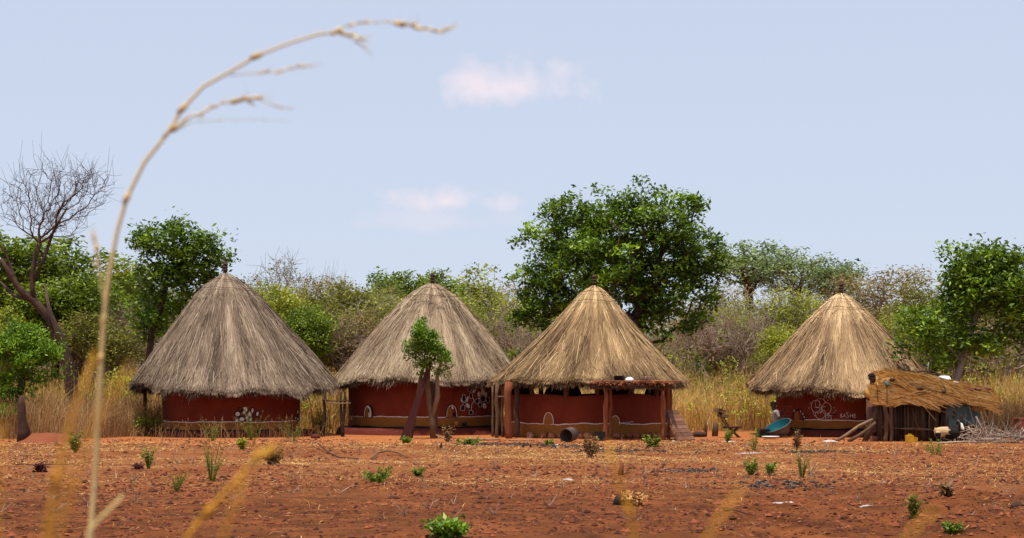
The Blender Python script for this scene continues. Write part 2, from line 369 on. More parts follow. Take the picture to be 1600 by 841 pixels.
d = np.stack([np.cos(a), np.sin(a), rng.normal(0, .12, n)], -1); s_ = np.stack([-np.sin(a), np.cos(a), 0 * a], -1); c = np.stack([x, y, z + .006], -1)
q = np.stack([c - d * l[:, None] - s_ * w[:, None], c + d * l[:, None] - s_ * w[:, None], c + d * l[:, None] + s_ * w[:, None], c - d * l[:, None] + s_ * w[:, None]], 1)
sb = MB(); sb.quads(q, rng.random(n)); sb.build('straw_litter', M['strawbit'], smooth=False, kind='stuff', label='dry straw and chaff littering the red soil')
def octs(c, r, rng, fl=.6):
    n = len(c); base = np.array([[1, 0, 0], [0, 1, 0], [-1, 0, 0], [0, -1, 0], [0, 0, 1], [0, 0, -.6]], float)
    V = base[None] * (r[:, None, None] * (1 + .5 * (rng.random((n, 6, 1)) - .5))) * np.array([1, 1, fl]) + c[:, None]
    an = rng.random(n) * 6.28; ca, sa = np.cos(an), np.sin(an); D = V - c[:, None]
    V = np.stack([D[..., 0] * ca[:, None] - D[..., 1] * sa[:, None], D[..., 0] * sa[:, None] + D[..., 1] * ca[:, None], D[..., 2]], -1) + c[:, None]
    fa = np.array([[0, 1, 4], [1, 2, 4], [2, 3, 4], [3, 0, 4], [1, 0, 5], [2, 1, 5], [3, 2, 5], [0, 3, 5]])
    return V.reshape(-1, 3), (fa[None] + (np.arange(n) * 6)[:, None, None]).reshape(-1, 3)
x, y = frust_pts(120000, 16, 45, rng, .85)
keep = rng.random(len(x)) < .34 * (vnoise(x, y, 35, 2.4) > .5) + .06 + .78 * tilled(x, y) * (1 - smooth(30, 38, y) * .6)
x = x[keep]; y = y[keep]; n = len(x)
r = np.clip(rng.lognormal(-4.35, .6, n), .005, .06); c = np.stack([x, y, zfull(x, y) + r * .15], -1)
V, Fa = octs(c, r, rng); cb = MB(); cb.add(V, Fa, np.repeat(rng.random(n), 8)); cb.build('soil_clods', M['clod'], smooth=False, kind='stuff', label='crumbled clods of dug red soil')

# charcoal and ash spread in the yard
def char(name, spots, label, n, rr=(.012, .05)):
    mb = MB(); cs = []
    for (px, py, hw, hd, k) in spots:
        g = G(px, py)
        cs.append(np.stack([g.x + rng.normal(0, hw, k), g.y + rng.normal(0, hd, k), np.zeros(k)], -1))
    c = np.concatenate(cs); c[:, 2] = zfull(c[:, 0], c[:, 1]) + .01; r = rng.uniform(*rr, len(c))
    V, Fa = octs(c, r, rng, .5); mb.add(V, Fa, np.repeat(rng.random(len(c)) ** 2, 8))
    o = mb.build(name, M['char'], smooth=False); o['kind'] = 'stuff'; o['label'] = label
char('charcoal_litter', [(770, 694, .5, .25, 230), (850, 697, .55, .25, 260), (905, 700, .4, .25, 160), (970, 704, .5, .3, 240), (720, 697, .5, .1, 60)], 'burnt black charcoal strewn in front of the third hut', 1)
char('ash_heap', [(1262, 708, .22, .25, 160), (1300, 706, .3, .2, 130), (1090, 735, .3, .3, 50), (1240, 762, .4, .25, 90), (1190, 758, .3, .2, 40), (1075, 738, .3, .3, 60)], 'grey and black ash left by the cooking fire', 1)

# ---------------------------------------------------------------- thatched round huts
def strands(mb, rng, N, prof, cen, t0, t1, L0, L1, lift=.02, tintf=None, wid=(.004, .010), roll=.5, along=1.0, flare=.0, ragged=0.0):
    """blades laid down the slope of a lathe profile prof(t) -> (r, z), t in 0..1 by slope length"""
    t = np.sqrt(t0 ** 2 + (t1 ** 2 - t0 ** 2) * rng.random(N))
    th = rng.random(N) * 2 * math.pi
    Ls = rng.uniform(L0, L1, N)
    S = prof.len; S_ = prof
    ta = t; tb = np.minimum(t + Ls / S, t1 + rng.uniform(-.015, .035, N) - .012 + .04 * (vnoise(th * 11 + 60, th * 0 + 7, 91, 1) - .5) * (t > .5) + .03 * (vnoise(th * 31 + 60, th * 0 + 7, 92, 1) - .5) * (t > .5) + (ragged * 2.4 * (vnoise(th * 9 + 40, th * 0 + 3, 77, 1) - .5) + rng.normal(0, ragged * .5, N) if ragged else 0))
    def pt(tt, th, lf):
        r, z, nr, nz_ = prof(tt)
        cx = cen[0](tt); cy = cen[1]
        w = S_.bul(th, tt) + .02 * np.sin(3 * th + 1)
        r = r * w + nr * lf; z = z + nz_ * lf + prof.sag(th) * np.clip(tt, 0, 1.1) ** 2
        return np.stack([cx + r * np.cos(th), cy + r * np.sin(th), z], -1)
    dth = rng.normal(0, .022, N) * along
    lf0 = rng.uniform(0, lift, N); lf1 = lf0 + rng.uniform(.0, .03, N) + flare
    A = pt(ta, th, lf0); Bm = pt((ta + tb) / 2, th + dth * .5, (lf0 + lf1) / 2 + .004); B = pt(tb, th + dth, lf1)
    tan = np.stack([-np.sin(th), np.cos(th), 0 * th], -1)
    ro = rng.normal(0, roll, N)[:, None]; up = np.stack([np.cos(th) * .6, np.sin(th) * .6, np.full(N, .8)], -1)
    sd = tan * np.cos(ro) + up * np.sin(ro)
    w = rng.uniform(*wid, N)[:, None]
    q = np.stack([A - sd * w, A + sd * w, Bm + sd * w, Bm - sd * w], 1); q2 = np.stack([Bm - sd * w, Bm + sd * w, B + sd * w * .4, B - sd * w * .4], 1)
    ti = tintf(th, (ta + tb) / 2, rng, N)
    mb.quads(q, ti); mb.quads(q2, np.clip(ti + rng.normal(0, .04, N), 0, 1))
class Prof:
    def __init__(s, pts, seed, amp=.05):
        p = np.array(pts, float); d = np.r_[0, np.cumsum(np.hypot(*np.diff(p, axis=0).T))]
        s.len = d[-1]; s.t = d / d[-1]; s.p = p; rg = np.random.default_rng(seed); s.ph = rg.random(6) * 6.28; s.amp = amp
    def __call__(s, t):
        t = np.asarray(t, float)
        r = np.interp(t, s.t, s.p[:, 0]); z = np.interp(t, s.t, s.p[:, 1])
        e = np.maximum(t - 1, 0) * s.len; k = (s.p[-1] - s.p[-2]); k = k / np.hypot(*k)
        r = r + e * k[0]; z = z + e * k[1]
        e2 = 1e-2; dr = np.interp(t + e2, s.t, s.p[:, 0]) - np.interp(t - e2, s.t, s.p[:, 0]); dz = np.interp(t + e2, s.t, s.p[:, 1]) - np.interp(t - e2, s.t, s.p[:, 1])
        l = np.hypot(dr, dz) + 1e-9
        return r, z, -dz / l, dr / l
    def bul(s, th, t): return 1 + .030 * np.sin(2 * th + s.ph[4]) * np.sin(math.pi * np.clip(t, 0, 1)) + .014 * np.sin(5 * th + 6 * t + s.ph[5]) + .009 * np.sin(11 * th - 5 * t + s.ph[3]) - .03 * np.sin(math.pi * np.clip(t, 0, 1)) * .5
    def sag(s, th): return s.amp * (np.sin(2 * th + s.ph[0]) + .6 * np.sin(5 * th + s.ph[1]) + .4 * np.sin(9 * th + s.ph[2]) + .3 * np.sin(17 * th + s.ph[3])) - s.amp * .4

HUTS = {}
def hut(key, cx, Yc, wcx, wR, apex, prof_px, label, thatch, seed, wall_top=1.95, plinth=None, tintbias=0, dark=(), band=(.36, .64), bandamp=.008, gold_top=.0, Nst=38000, amp=.04, capfrac=.26, capstep=.05, opened=False):
    s = F / Yc; rg = np.random.default_rng(seed)
    cX = (wcx - HX) / s; ax = (apex[0] - HX) / s; ex = (cx - HX) / s
    root = thing('thatched_hut', (cX, Yc, 0), label, 'hut', 'round thatched huts in a row')
    pr = Prof([(hw / s, H + (HY - py) / s) for hw, py in prof_px], seed, amp)
    lean = lambda t: ax + (ex - ax) * np.clip(t, 0, 1.1)
    hd = dict(c=(cX, Yc), R=wR / s, root=root, s=s, pr=pr); HUTS[key] = hd
    Rw = wR / s
    # wall
    nth = 96; th = np.linspace(0, 2 * math.pi, nth, endpoint=False)
    def ring(R, z): return np.stack([cX + R * np.cos(th), Yc + R * np.sin(th), z + 0 * th], -1)
    def loft(mb, rings, tint=.5, close=True):
        V = np.concatenate(rings); n = nth
        Fs = np.array([(i * n + j, i * n + (j + 1) % n, (i + 1) * n + (j + 1) % n, (i + 1) * n + j) for i in range(len(rings) - 1) for j in range(n)])
        mb.add(V, Fs, tint)
    tw = .13
    back = .34 * smooth(-.25, .0, np.sin(th)) * (np.sin(th * 9 + .6) + .55 * np.sin(th * 17) < .35) if opened else 0 * th
    top = wall_top + back + (.025 * np.sin(5 * th + 1) + .012 * np.sin(11 * th) if wall_top < 1.4 else 0 * th)
    w = MB(); loft(w, [ring(Rw, -.05), ring(Rw, .5), ring(Rw, 1.0), ring(Rw, top - .02), ring(Rw - .02, top), ring(Rw - tw + .02, top), ring(Rw - tw, top - .02), ring(Rw - tw, -.05)])
    wall = w.build('wall', M['earthred'], root)
    # painted bands on the wall: ochre, white clay line, black foot line
    thf = np.linspace(0, 2 * math.pi, 361); b0, b1 = band
    fz = b1 + bandamp * (np.sin(5 * thf + seed) + .7 * np.sin(13 * thf + 2 * seed) + .5 * np.sin(29 * thf)) + rg.normal(0, bandamp * .25, 361); fz[-1] = fz[0]
    fb_ = b0 + .012 * (np.sin(7 * thf) + .6 * np.sin(19 * thf + 1)); 
    def strip(z0, z1, off, mt, name, par=wall):
        mb = MB(); R = Rw + off
        A = np.stack([cX + R * np.cos(thf), Yc + R * np.sin(thf), z0 + 0 * thf], -1); B = np.stack([cX + R * np.cos(thf), Yc + R * np.sin(thf), z1 + 0 * thf], -1)
        n = len(thf); mb.add(np.concatenate([A, B]), np.array([(i, i + 1, n + i + 1, n + i) for i in range(n - 1)])); return mb.build(name, mt, par)
    strip(b0 - .05, fz, .005, M['ochre'], 'ochre_band')
    strip(fz - .010, fz + .012 + rg.normal(0, .003, 361), .009, M['whitepaint'], 'white_line')
    if plinth:
        Rp, hp = plinth; Rp /= s
        strip(np.full(361, hp - .05), fb_, .011, M['black'], 'black_line')
        p = MB(); wv = .03 * np.sin(4 * th + seed) + .02 * np.sin(9 * th)
        loft(p, [ring(Rp + .09 + wv, -.05), ring(Rp + .03 + wv, hp * .6), ring(Rp - .02 + wv, hp - .02), ring(Rp - .07 + wv, hp), ring(Rw - .06, hp + .008)])
        p.build('plinth', M['earthdark'], root)
    # roof: shell + strands
    def shell(ts, off, dn=0.0):
        out = []
        for tt in ts:
            r, z, nr, nz_ = pr(np.full(nth, tt)); wgl = pr.bul(th, tt) + .02 * np.sin(3 * th + 1)
            r = r * wgl + nr * off; z = z + nz_ * off + pr.sag(th) * tt * tt + dn
            out.append(np.stack([lean(tt) + np.maximum(r, .002) * np.cos(th), Yc + np.maximum(r, .002) * np.sin(th), z], -1))
        return out
    rb = MB(); loft(rb, shell([0, .04, .1, .2, .35, .5, .65, .8, .9, .985], -.02) + [*shell([.97], -.21)] + shell([.9, .75, .5, .3, .1, .03], -.2), tint=.25)
    roof = rb.build('roof', M[thatch], root)
    lowf = lambda th, t, rg, N: tintbias + .50 + .26 * (vnoise(th * 5.0 + 50, t * 2.2 + seed, seed, .8) - .5) * 2 + .16 * (vnoise(th * 22 + 50, t * 2.5 + seed, seed + 1, .8) - .5) * 2 + .07 * (vnoise(th * 60 + 50, t * 5 + seed, seed + 2, .8) - .5) * 2 + rg.normal(0, .085, N) + gold_top * (1 - smooth(.24, .38, t + .09 * (vnoise(th * 16 + 20, th * 0 + 4, 93, 1) - .5))) - .16 * smooth(.9, 1.03, t) * 0 - sum(dk * np.exp(-((np.angle(np.exp(1j * (th - dth))) / wd_) ** 2) - ((t - dt) / ht) ** 2) for dth, dt, wd_, ht, dk in dark)
    tf = lambda th, t, rg, N: np.clip(lowf(th, t, rg, N), 0, 1)
    for (a, b_) in ((.0, .5), (.3, .8), (.55, 1.0), (.72, 1.0)):
        strands(rb2 := MB(), rg, int(Nst * (b_ * b_ - a * a) * .75), pr, (lean, Yc), a, b_, .45, .95, .03, tf) if False else None
    st = MB()
    strands(st, rg, Nst, pr, (lean, Yc), .08, 1.0, .4, .95, .035, tf)
    strands(st, rg, int(Nst * .28), pr, (lean, Yc), .80, 1.0, .25, .5, .05, tf, flare=.01)
    strands(st, rg, int(Nst * .04), pr, (lean, Yc), .1, 1.0, .5, 1.2, .07, lambda th, t, rg, N: np.clip(rg.normal(.68, .15, N), 0, 1), wid=(.003, .007), along=4)
    # ragged cap bound round the peak
    cp = Prof([(r_, z_) for r_, z_ in pr.p], seed, amp)
    strands(st, rg, int(Nst * .22), pr, (lean, Yc), .0, capfrac, .35, .8, capstep * .8, lambda th, t, rg, N: np.clip(tf(th, t, rg, N) + .06, 0, 1), flare=capstep * .6, ragged=.05)
    st.build('thatch', M[thatch], roof, smooth=False)
    # fringe hanging below and behind the eave
    n = int(Nst * .42); th2 = rg.random(n) * 2 * math.pi; tt = rg.uniform(.90, 1.0, n)
    r, z, nr, nz_ = pr(tt); r = r * (pr.bul(th2, tt) + .02 * np.sin(3 * th2 + 1)); off = rg.uniform(-.20, -.02, n)
    r = r + nr * off; z = z + nz_ * off + pr.sag(th2) * tt * tt
    cxx = lean(tt); A = np.stack([cxx + r * np.cos(th2), Yc + r * np.sin(th2), z], -1)
    l = (rg.uniform(.04, .16, n) * (.5 + 1.3 * vnoise(th2 * 7 + 30, th2 * 0 + 2, seed + 9, .8)))[:, None]; dr = np.stack([np.cos(th2) * .5, np.sin(th2) * .5, np.full(n, -.85)], -1) + rg.normal(0, .16, (n, 3))
    tan = np.stack([-np.sin(th2), np.cos(th2), 0 * th2], -1); wd = rg.uniform(.005, .013, n)[:, None]
    fr = MB(); fr.quads(np.stack([A - tan * wd, A + tan * wd, A + dr * l + tan * wd * .4, A + dr * l - tan * wd * .4], 1), np.clip(rg.normal(.28, .12, n), 0, 1))
    fr.build('eave_fringe', M[thatch], roof, smooth=False)
    # binding ropes on the cap and the peak post
    for tt in (capfrac * .45, capfrac * .78):
        rp = MB(); rs = [np.array(p_) for p_ in shell([tt], .10)[0]]; rs = rs + [rs[0]]
        rp.tube([p_ + np.array([0, 0, .02 * math.sin(i * .21) + .01 * math.sin(i * .67)]) for i, p_ in enumerate(rs)], .007, 5, .3); rp.build('binding_rope', M['wood'], roof)
    ap = pr(np.array([0.]))[1][0]
    fp = MB(); fp.tube([(ax, Yc, ap - .25), (ax, Yc, ap + .08), (ax + .005, Yc, ap + .32)], [.07, .062, .055], 9, .35, wob=.2, rng=rg)
    for zz in (.08, .16, .25): fp.tube([(ax + .070 * math.cos(q_), Yc + .070 * math.sin(q_), ap + zz) for q_ in np.linspace(0, 6.283, 13)], .014, 5, .6)
    fp.build('peak_post', M['bark'], root)
    return hd

FR = -math.pi / 2
h1 = hut('a', 364, 48.9, 362.5, 105.5, (352, 427), [(2, 426), (12, 434), (30, 446), (47, 462), (80, 503), (118, 552), (158, 606)],
    'grey weathered thatched hut at the left end of the row with a stone-like mural', 'thatch_grey', 3, plinth=(128, .15), band=(.20, .42),
    dark=[(FR - .15, .80, .10, .06, .45), (FR + .35, .78, .06, .08, .25), (FR + .8, .9, .1, .08, .2), (FR - .9, .9, .2, .2, .15)], tintbias=.03, amp=.085, capstep=.03)
h2 = hut('b', 667, 51, 665, 120, (676, 444), [(2, 443), (14, 450), (30, 461), (45, 474), (80, 508), (115, 550), (148, 595)],
    'pale grey thatched hut behind the small lopped tree, with black and white flower murals', 'thatch_mid', 5, plinth=(139, .20), band=(.25, .53), tintbias=.07, amp=.075)
h3 = hut('c', 919, 48, 922, 127.5, (929, 447), [(2, 446), (12, 452), (24, 463), (38, 479), (75, 519), (115, 558), (154, 596)],
    'golden thatched hut with low open-topped wall and a stick awning in front', 'thatch_gold', 9, wall_top=1.20, plinth=None, opened=True, capstep=.02, band=(.07, .40), bandamp=.014, tintbias=-.01, gold_top=.20, 
    dark=[(FR - .12, .62, .05, .07, .35), (FR + .1, .35, .1, .1, .1)], amp=.035)
h4 = hut('d', 1316, 49, 1316, 102, (1314, 459), [(2, 458), (12, 464), (25, 476), (44, 496), (78, 532), (112, 569), (147, 606)],
    'tawny thatched hut at the right end of the row, chalk flower drawn on its wall', 'thatch_fresh', 12, plinth=(116, .18), band=(.235, .467), gold_top=.27, tintbias=-.01, amp=.07, capstep=.03)

# ---- posts, openings of the third hut
def post(root, px, Y, z1, r, mt='wood', name='roof_post', lean=0, seed=0, tint=.5):
    rg = np.random.default_rng(seed + int(px)); b0 = Vector(((px - HX) * Y / F, Y, -.1)); k = 7
    pts = [(b0.x + lean * i / (k - 1) + rg.normal(0, r * .22), Y + rg.normal(0, r * .2), -.1 + (z1 + .1) * i / (k - 1)) for i in range(k)]
    mb = MB(); mb.tube(pts, [r * rg.uniform(.85, 1.12) for _ in pts], 9, tint, wob=.12, rng=rg); return mb.build(name, M[mt], root)
c3 = h3['c']; R3 = h3['R']
rg = np.random.default_rng(77)
for k in range(15):
    a = k / 15 * 2 * math.pi + .13 + rg.normal(0, .05); x_ = c3[0] + (R3 - .07) * math.cos(a); y_ = c3[1] + (R3 - .07) * math.sin(a)
    mb = MB(); r = rg.uniform(.045, .085)
    mb.tube([(x_, y_, 1.1), (x_ + rg.normal(0, .02), y_, 1.35), (x_ + rg.normal(0, .03), y_, 1.8)], r, 8, .3, wob=.15, rng=rg); mb.build('wall_post', M['wood'], h3['root'])
# ring beam inside the eave and poles that carry the thatch
mb = MB(); mb.tube([(c3[0] + (R3 - .07) * math.cos(a), c3[1] + (R3 - .07) * math.sin(a), 1.66 + .02 * math.sin(3 * a)) for a in np.linspace(0, 2 * math.pi, 41)], .06, 8, .3); mb.build('ring_beam', M['wood'], h3['root'])
for (px, Y, r, z1, mt) in ((795, 45.7, .105, 1.55, 'woodred'), (777, 46.3, .06, 1.5, 'wood'), (785, 46.9, .04, 1.5, 'wood'), (808, 46.4, .07, 1.6, 'bark'), (770, 47.2, .035, 1.45, 'wood')):
    post(h3['root'], px, Y, z1, r, mt)
mb = MB(); mb.box(P(781, 620, 46.6), (.22, .05, .04), tint=.8); mb.build('cross_piece', M['wood'], h3['root'])
for px in (226, 257): post(h1['root'], px, 49.5, 1.5, .06, 'wood')
# dark store of things hanging under the third hut's eave (rolled mats on the sill)
# foundation stones of the third hut
rg = np.random.default_rng(5)
for k, px in enumerate((826, 846, 858, 872, 900, 913, 927, 956, 964, 975, 985, 996, 1004, 1014, 1024, 1033)):
    a = math.asin(max(-1, min(1, (px - 922) / 135))); g = Vector((c3[0] + (R3 + .10) * math.sin(a), c3[1] - (R3 + .12) * math.cos(a), 0))
    mb = MB(); mb.rock((g.x, g.y, .07), rg.uniform(.085, .13), rg.uniform(.3, .8), rg, .8)
    mb.build('foundation_stone', M['stone'], h3['root'])

# ---- murals: paint laid on the curved wall
def wp(hd, px, py, off):
    cx, cy = hd['c']; R = hd['R'] + off
    dx = (px - HX) / F; dz = (HY - py) / F
    a = dx * dx + 1; b_ = -2 * (cx * dx + cy); c_ = cx * cx + cy * cy - R * R
    D = max(b_ * b_ - 4 * a * c_, 0); t_ = (-b_ - math.sqrt(D)) / (2 * a)
    return (dx * t_, t_, H + dz * t_)
def fill(mb, hd, poly, off, tint=.5):
    poly = [np.array(p, float) for p in poly]; out = []
    for i, p in enumerate(poly):
        q_ = poly[(i + 1) % len(poly)]; m_ = max(1, int(np.hypot(*(q_ - p)) / 2)); out += [p + (q_ - p) * k / m_ for k in range(m_)]
    c_ = sum(out) / len(out); n = len(out); V = [wp(hd, *c_, off)]
    for f_ in (.5, 1.0): V += [wp(hd, *(c_ + (p - c_) * f_), off) for p in out]
    Fs = [(0, 1 + i, 1 + (i + 1) % n) for i in range(n)] + [(1 + i, 1 + n + i, 1 + n + (i + 1) % n, 1 + (i + 1) % n) for i in range(n)]
    mb.add(V, Fs, tint)
def stroke(mb, hd, pts, w, off, tint=.5):
    P_ = [np.array(p, float) for p in pts]; out = []
    for a, b_ in zip(P_[:-1], P_[1:]):
        m_ = max(1, int(np.hypot(*(b_ - a)) / 1.5)); out += [a + (b_ - a) * k / m_ for k in range(m_)]
    out.append(P_[-1]); V = []
    for i, p in enumerate(out):
        d = out[min(i + 1, len(out) - 1)] - out[max(i - 1, 0)]; d = d / (np.hypot(*d) + 1e-9); nn = np.array([-d[1], d[0]]) * w / 2
        V += [wp(hd, *(p - nn), off), wp(hd, *(p + nn), off)]
    mb.add(V, [(2 * i, 2 * i + 1, 2 * i + 3, 2 * i + 2) for i in range(len(out) - 1)], tint)
def ell(cx, cy, rx, ry, rot=0, n=14, pt=0.0):
    o = []; r_ = math.radians(rot)
    for i in range(n):
        a = 2 * math.pi * i / n; x_ = rx * math.cos(a); y_ = ry * math.sin(a) * (1 - pt * math.sin(a) * .5)
        o.append((cx + x_ * math.cos(r_) - y_ * math.sin(r_), cy + x_ * math.sin(r_) + y_ * math.cos(r_)))
    return o
def mural(hd, items, name='mural'):
    """one mesh for each separate motif"""
    bb = [(min(p[0] for p in i_[3]), min(p[1] for p in i_[3]), max(p[0] for p in i_[3]), max(p[1] for p in i_[3])) for i_ in items]; gid = list(range(len(items)))
    for i in range(len(items)):
        for j in range(i):
            a, c = bb[i], bb[j]
            if a[0] < c[2] + 2.5 and c[0] < a[2] + 2.5 and a[1] < c[3] + 2.5 and c[1] < a[3] + 2.5 and gid[i] != gid[j]: o_, n_ = gid[i], gid[j]; gid = [n_ if g_ == o_ else g_ for g_ in gid]
    for g_ in sorted(set(gid)): mural_one(hd, [it_ for it_, k_ in zip(items, gid) if k_ == g_], name)
def mural_one(hd, items, name='mural'):
    """items: (layer, material, kind, data, width)"""
    mts = []; mb = MB()
    for (ly, mt, kd, dat, *w) in items:
        if mt not in mts: mts.append(mt)
        off = .013 + .003 * ly; k0 = len(mb.m)
        if kd == 'fill': fill(mb, hd, dat, off)
        elif kd == 'loop': stroke(mb, hd, list(dat) + [dat[0]], w[0], off)
        else: stroke(mb, hd, dat, w[0], off)
        for k in range(k0, len(mb.m)): mb.m[k] = np.full(len(mb.m[k]), mts.index(mt))
    mb.build(name, [M[m_] for m_ in mts], hd['root'])
it = []
# hut 1: cluster of white cobble shapes outlined in black
for (x_, y_, rx, ry, rot) in ((384, 639.5, 2.3, 4.2, -20), (394.5, 641.5, 1.8, 3.8, 8), (381.5, 644.5, 2.4, 2.8, 20), (371.5, 647, 3.8, 3.4, 10), (390.2, 647.5, 3, 3.6, 0), (402.3, 646.5, 2, 3.4, 15), (378, 655, 3.8, 3, 10), (386, 652.5, 2.3, 2.7, 40), (370, 657.5, 2.6, 2.6, 0), (391.5, 655.5, 2.3, 2.6, 30)):
    e = ell(x_, y_, rx, ry, rot, 7); it += [(0, 'black', 'fill', ell(x_, y_, rx + 1.5, ry + 1.7, rot, 9)), (2, 'whitepaint', 'fill', e)]
it += [(0, 'black', 'loop', ell(375, 640, 3.6, 3.2, 0, 8), 1.1), (0, 'black', 'loop', ell(398, 651, 3, 4, 0, 8), 1.1)]
for (x_, y_, rx, ry) in ((465.3, 644, 1.0, 3), (462, 653.5, 1, 1.8), (465.5, 655, 1.1, 2)):
    it += [(0, 'black', 'fill', ell(x_, y_, rx + 1, ry + 1.3)), (2, 'whitepaint', 'fill', ell(x_, y_, rx, ry))]
mural(h1, it, 'cobble_mural')
# hut 2: flowers, arches
it = []
def petal(x_, y_, rx, ry, rot, col):
    if col == 'k': return [(0, 'whitepaint', 'fill', ell(x_, y_, rx + .75, ry + .75, rot, 14, .3)), (2, 'black', 'fill', ell(x_, y_, rx, ry, rot, 14, .3))]
    return [(0, 'black', 'fill', ell(x_, y_, rx + .7, ry + .7, rot, 14, .3)), (2, 'whitepaint', 'fill', ell(x_, y_, rx, ry, rot, 14, .3))]
for a in ((733.7, 608.5, 2.6, 3.7, 0, 'k'), (740.5, 611.5, 2.2, 3.2, 35, 'w'), (736, 619, 2.3, 4.2, -5, 'k'), (725, 623, 2.5, 5.5, -3, 'k'), (730, 624.5, 1.6, 4.8, 14, 'w'), (721.3, 626, 1.3, 3.4, -15, 'w'),
          (725.8, 632, 2.1, 2.1, 0, 'k'), (723, 638, 3.3, 4.2, 12, 'k'), (731.3, 634.6, 2.7, 4, -22, 'w'), (736, 645, 3.2, 3.2, 0, 'k'),
          (748.3, 616.5, 2.7, 4.4, 8, 'w'), (754.7, 613.2, 3.4, 5.2, 0, 'w'), (759.2, 616.8, 2, 3.8, 12, 'w'), (745.3, 627.3, 2.9, 3.8, 25, 'k'), (762, 625.6, 2.4, 4.8, -8, 'k'),
          (750.3, 633.2, 2.3, 3.7, -5, 'k'), (756.9, 634.6, 3, 4.8, -10, 'w'), (754.5, 623.6, 4, 4.6, 0, 'k'), (748.5, 622.7, 2.1, 1.4, 0, 'w')): it += petal(*a)
it += [(0, 'whitepaint', 'line', [(739, 622), (741, 627), (737.5, 631), (736.3, 641)], .9), (0, 'faint', 'line', [(743, 638), (746, 642), (742, 648), (750, 650)], .8)]
def arch(x_, yb, hw, h, lean=0):
    return [(x_ + hw * math.cos(a) * (1 if math.cos(a) > 0 else 1) + lean * math.sin(a), yb - h * max(0, math.sin(a)) ** .75) for a in np.linspace(0, math.pi, 13)]
n_fl = len(it)
it += [(0, 'black', 'fill', arch(575, 652.5, 8, 20, 2)), (1, 'whitepaint', 'fill', arch(574.6, 652, 5.8, 18)), (2, 'ochre', 'fill', arch(572.5, 652, 3, 16, 1)), (2, 'black', 'fill', ell(576.3, 642, 1, 4, -10)), (3, 'whitepaint', 'fill', ell(578.6, 649.2, 1.8, 3)),
       (0, 'black', 'loop', arch(706, 652, 9.3, 20.5), 1.2), (0, 'whitepaint', 'fill', arch(706, 652, 8.4, 19)), (1, 'earthred', 'fill', arch(706, 651.5, 7.4, 17.6)), (2, 'ochre', 'fill', arch(702.5, 651, 4, 15)), (2, 'whitepaint', 'fill', ell(707, 637, 1.2, 3, -20)), (2, 'black', 'fill', ell(710, 647.5, 3, 3.4, 0))]
for yy in (638, 641.5, 645, 648.4): it.append((3, 'earthred', 'fill', ell(703, yy, .8, .7)))
mural(h2, it[:n_fl], 'flower_mural'); mural(h2, it[n_fl:], 'arch_mural')
it = []
it += [(0, 'ochre', 'fill', arch(857, 663, 7.3, 18)), (1, 'whitepaint', 'line', arch(857, 663, 7.6, 18.4), .9), (0, 'ochre', 'fill', arch(961.5, 663.5, 6.2, 13.5)), (1, 'whitepaint', 'line', arch(961.5, 663.5, 6.6, 13.8), .9)]
xx = 973
for w_ in (2.2, 1.4, 1.8, 1.2, 1.6, 1.8, 1.4): it.append((1, 'whitepaint', 'line', [(xx, 661.8 - (xx - 973) * .1), (xx + w_ * .5, 659.8 - (xx - 973) * .1), (xx + w_, 661.2 - (xx - 973) * .1)], .6)); xx += w_ + .9
mural(h3, it, 'arch_mural')
# hut 4: chalk flower, name, arch, faint writing
it = []
def circ(x_, y_, rx, ry, w=.75, a0=0, a1=360, mt='chalk'): return (1, mt, 'line', [(x_ + rx * math.cos(math.radians(a)), y_ + ry * math.sin(math.radians(a))) for a in np.linspace(a0, a1, 20)], w)
it += [circ(1274.8, 635, 7.3, 9.5, .75, 20, 350), circ(1291.5, 638.3, 7.2, 9), circ(1281.7, 629, 7.5, 6, .75, 180, 370), circ(1281.7, 647, 7.4, 8, .75, -5, 200), circ(1277.5, 631, 3.2, 6.5, .7, -60, 190),
       (1, 'chalk', 'line', [(1273, 636.5), (1281, 637.2)], .7), (1, 'chalk', 'line', [(1283, 636.5), (1290, 635.5)], .7), circ(1286, 645, 4, 3.6, .7, 160, 360), circ(1279, 643, 3, 2.6, .7, 0, 200), (1, 'chalk', 'line', [(1283, 634), (1283.5, 645)], .7),
       (1, 'chalk', 'loop', [(1290, 649.5), (1298.5, 649), (1298.8, 656), (1289.5, 656)], .7), (1, 'chalk', 'line', [(1293, 649), (1293.5, 645.5), (1295.5, 645.5), (1295.5, 652), (1292, 652.5)], .7), (1, 'chalk', 'line', [(1298.6, 649.5), (1298.8, 655)], .9), (0, 'black', 'fill', ell(1291.2, 638.3, 1.7, 1.4)), (0, 'black', 'fill', ell(1304.5, 647.5, 2.6, 1.2))]
for (x_, y_) in ((1264, 637.6), (1266, 630), (1271, 646.5), (1273, 649.5), (1303, 637.3), (1305.8, 641.6), (1303, 645), (1293.6, 625.5), (1290, 628)): it.append((1, 'chalk', 'fill', ell(x_, y_, .9, .7, 20, 7)))
n_ch = len(it)
L_ = {'B': [[(1313.2, 651.8), (1313.4, 646.9), (1316, 647.2), (1314.2, 649.3), (1317, 651.6), (1313.2, 651.9)]], 'A': [[(1317.6, 652), (1319.3, 646.7), (1321.2, 652)], [(1318.3, 650.1), (1320.6, 650)]],
      'S': [[(1326.3, 645.2), (1324, 644), (1322.4, 645.6), (1324.3, 648.2), (1326.4, 650.6), (1324.7, 652.8), (1322.3, 652.2)]], 'H': [[(1328.6, 646.5), (1328.8, 652.3)], [(1332.4, 646.8), (1332.3, 652.2)], [(1328.7, 649.4), (1332.3, 649.4)]],
      'E': [[(1337.4, 646.8), (1334.3, 647.2), (1334.4, 652.6), (1337.6, 652.2)], [(1334.4, 649.7), (1336.8, 649.5)]]}
for v_ in L_.values():
    for ln in v_: it.append((1, 'chalk', 'line', ln, .85))
xx = 1303.5
rg = np.random.default_rng(9)
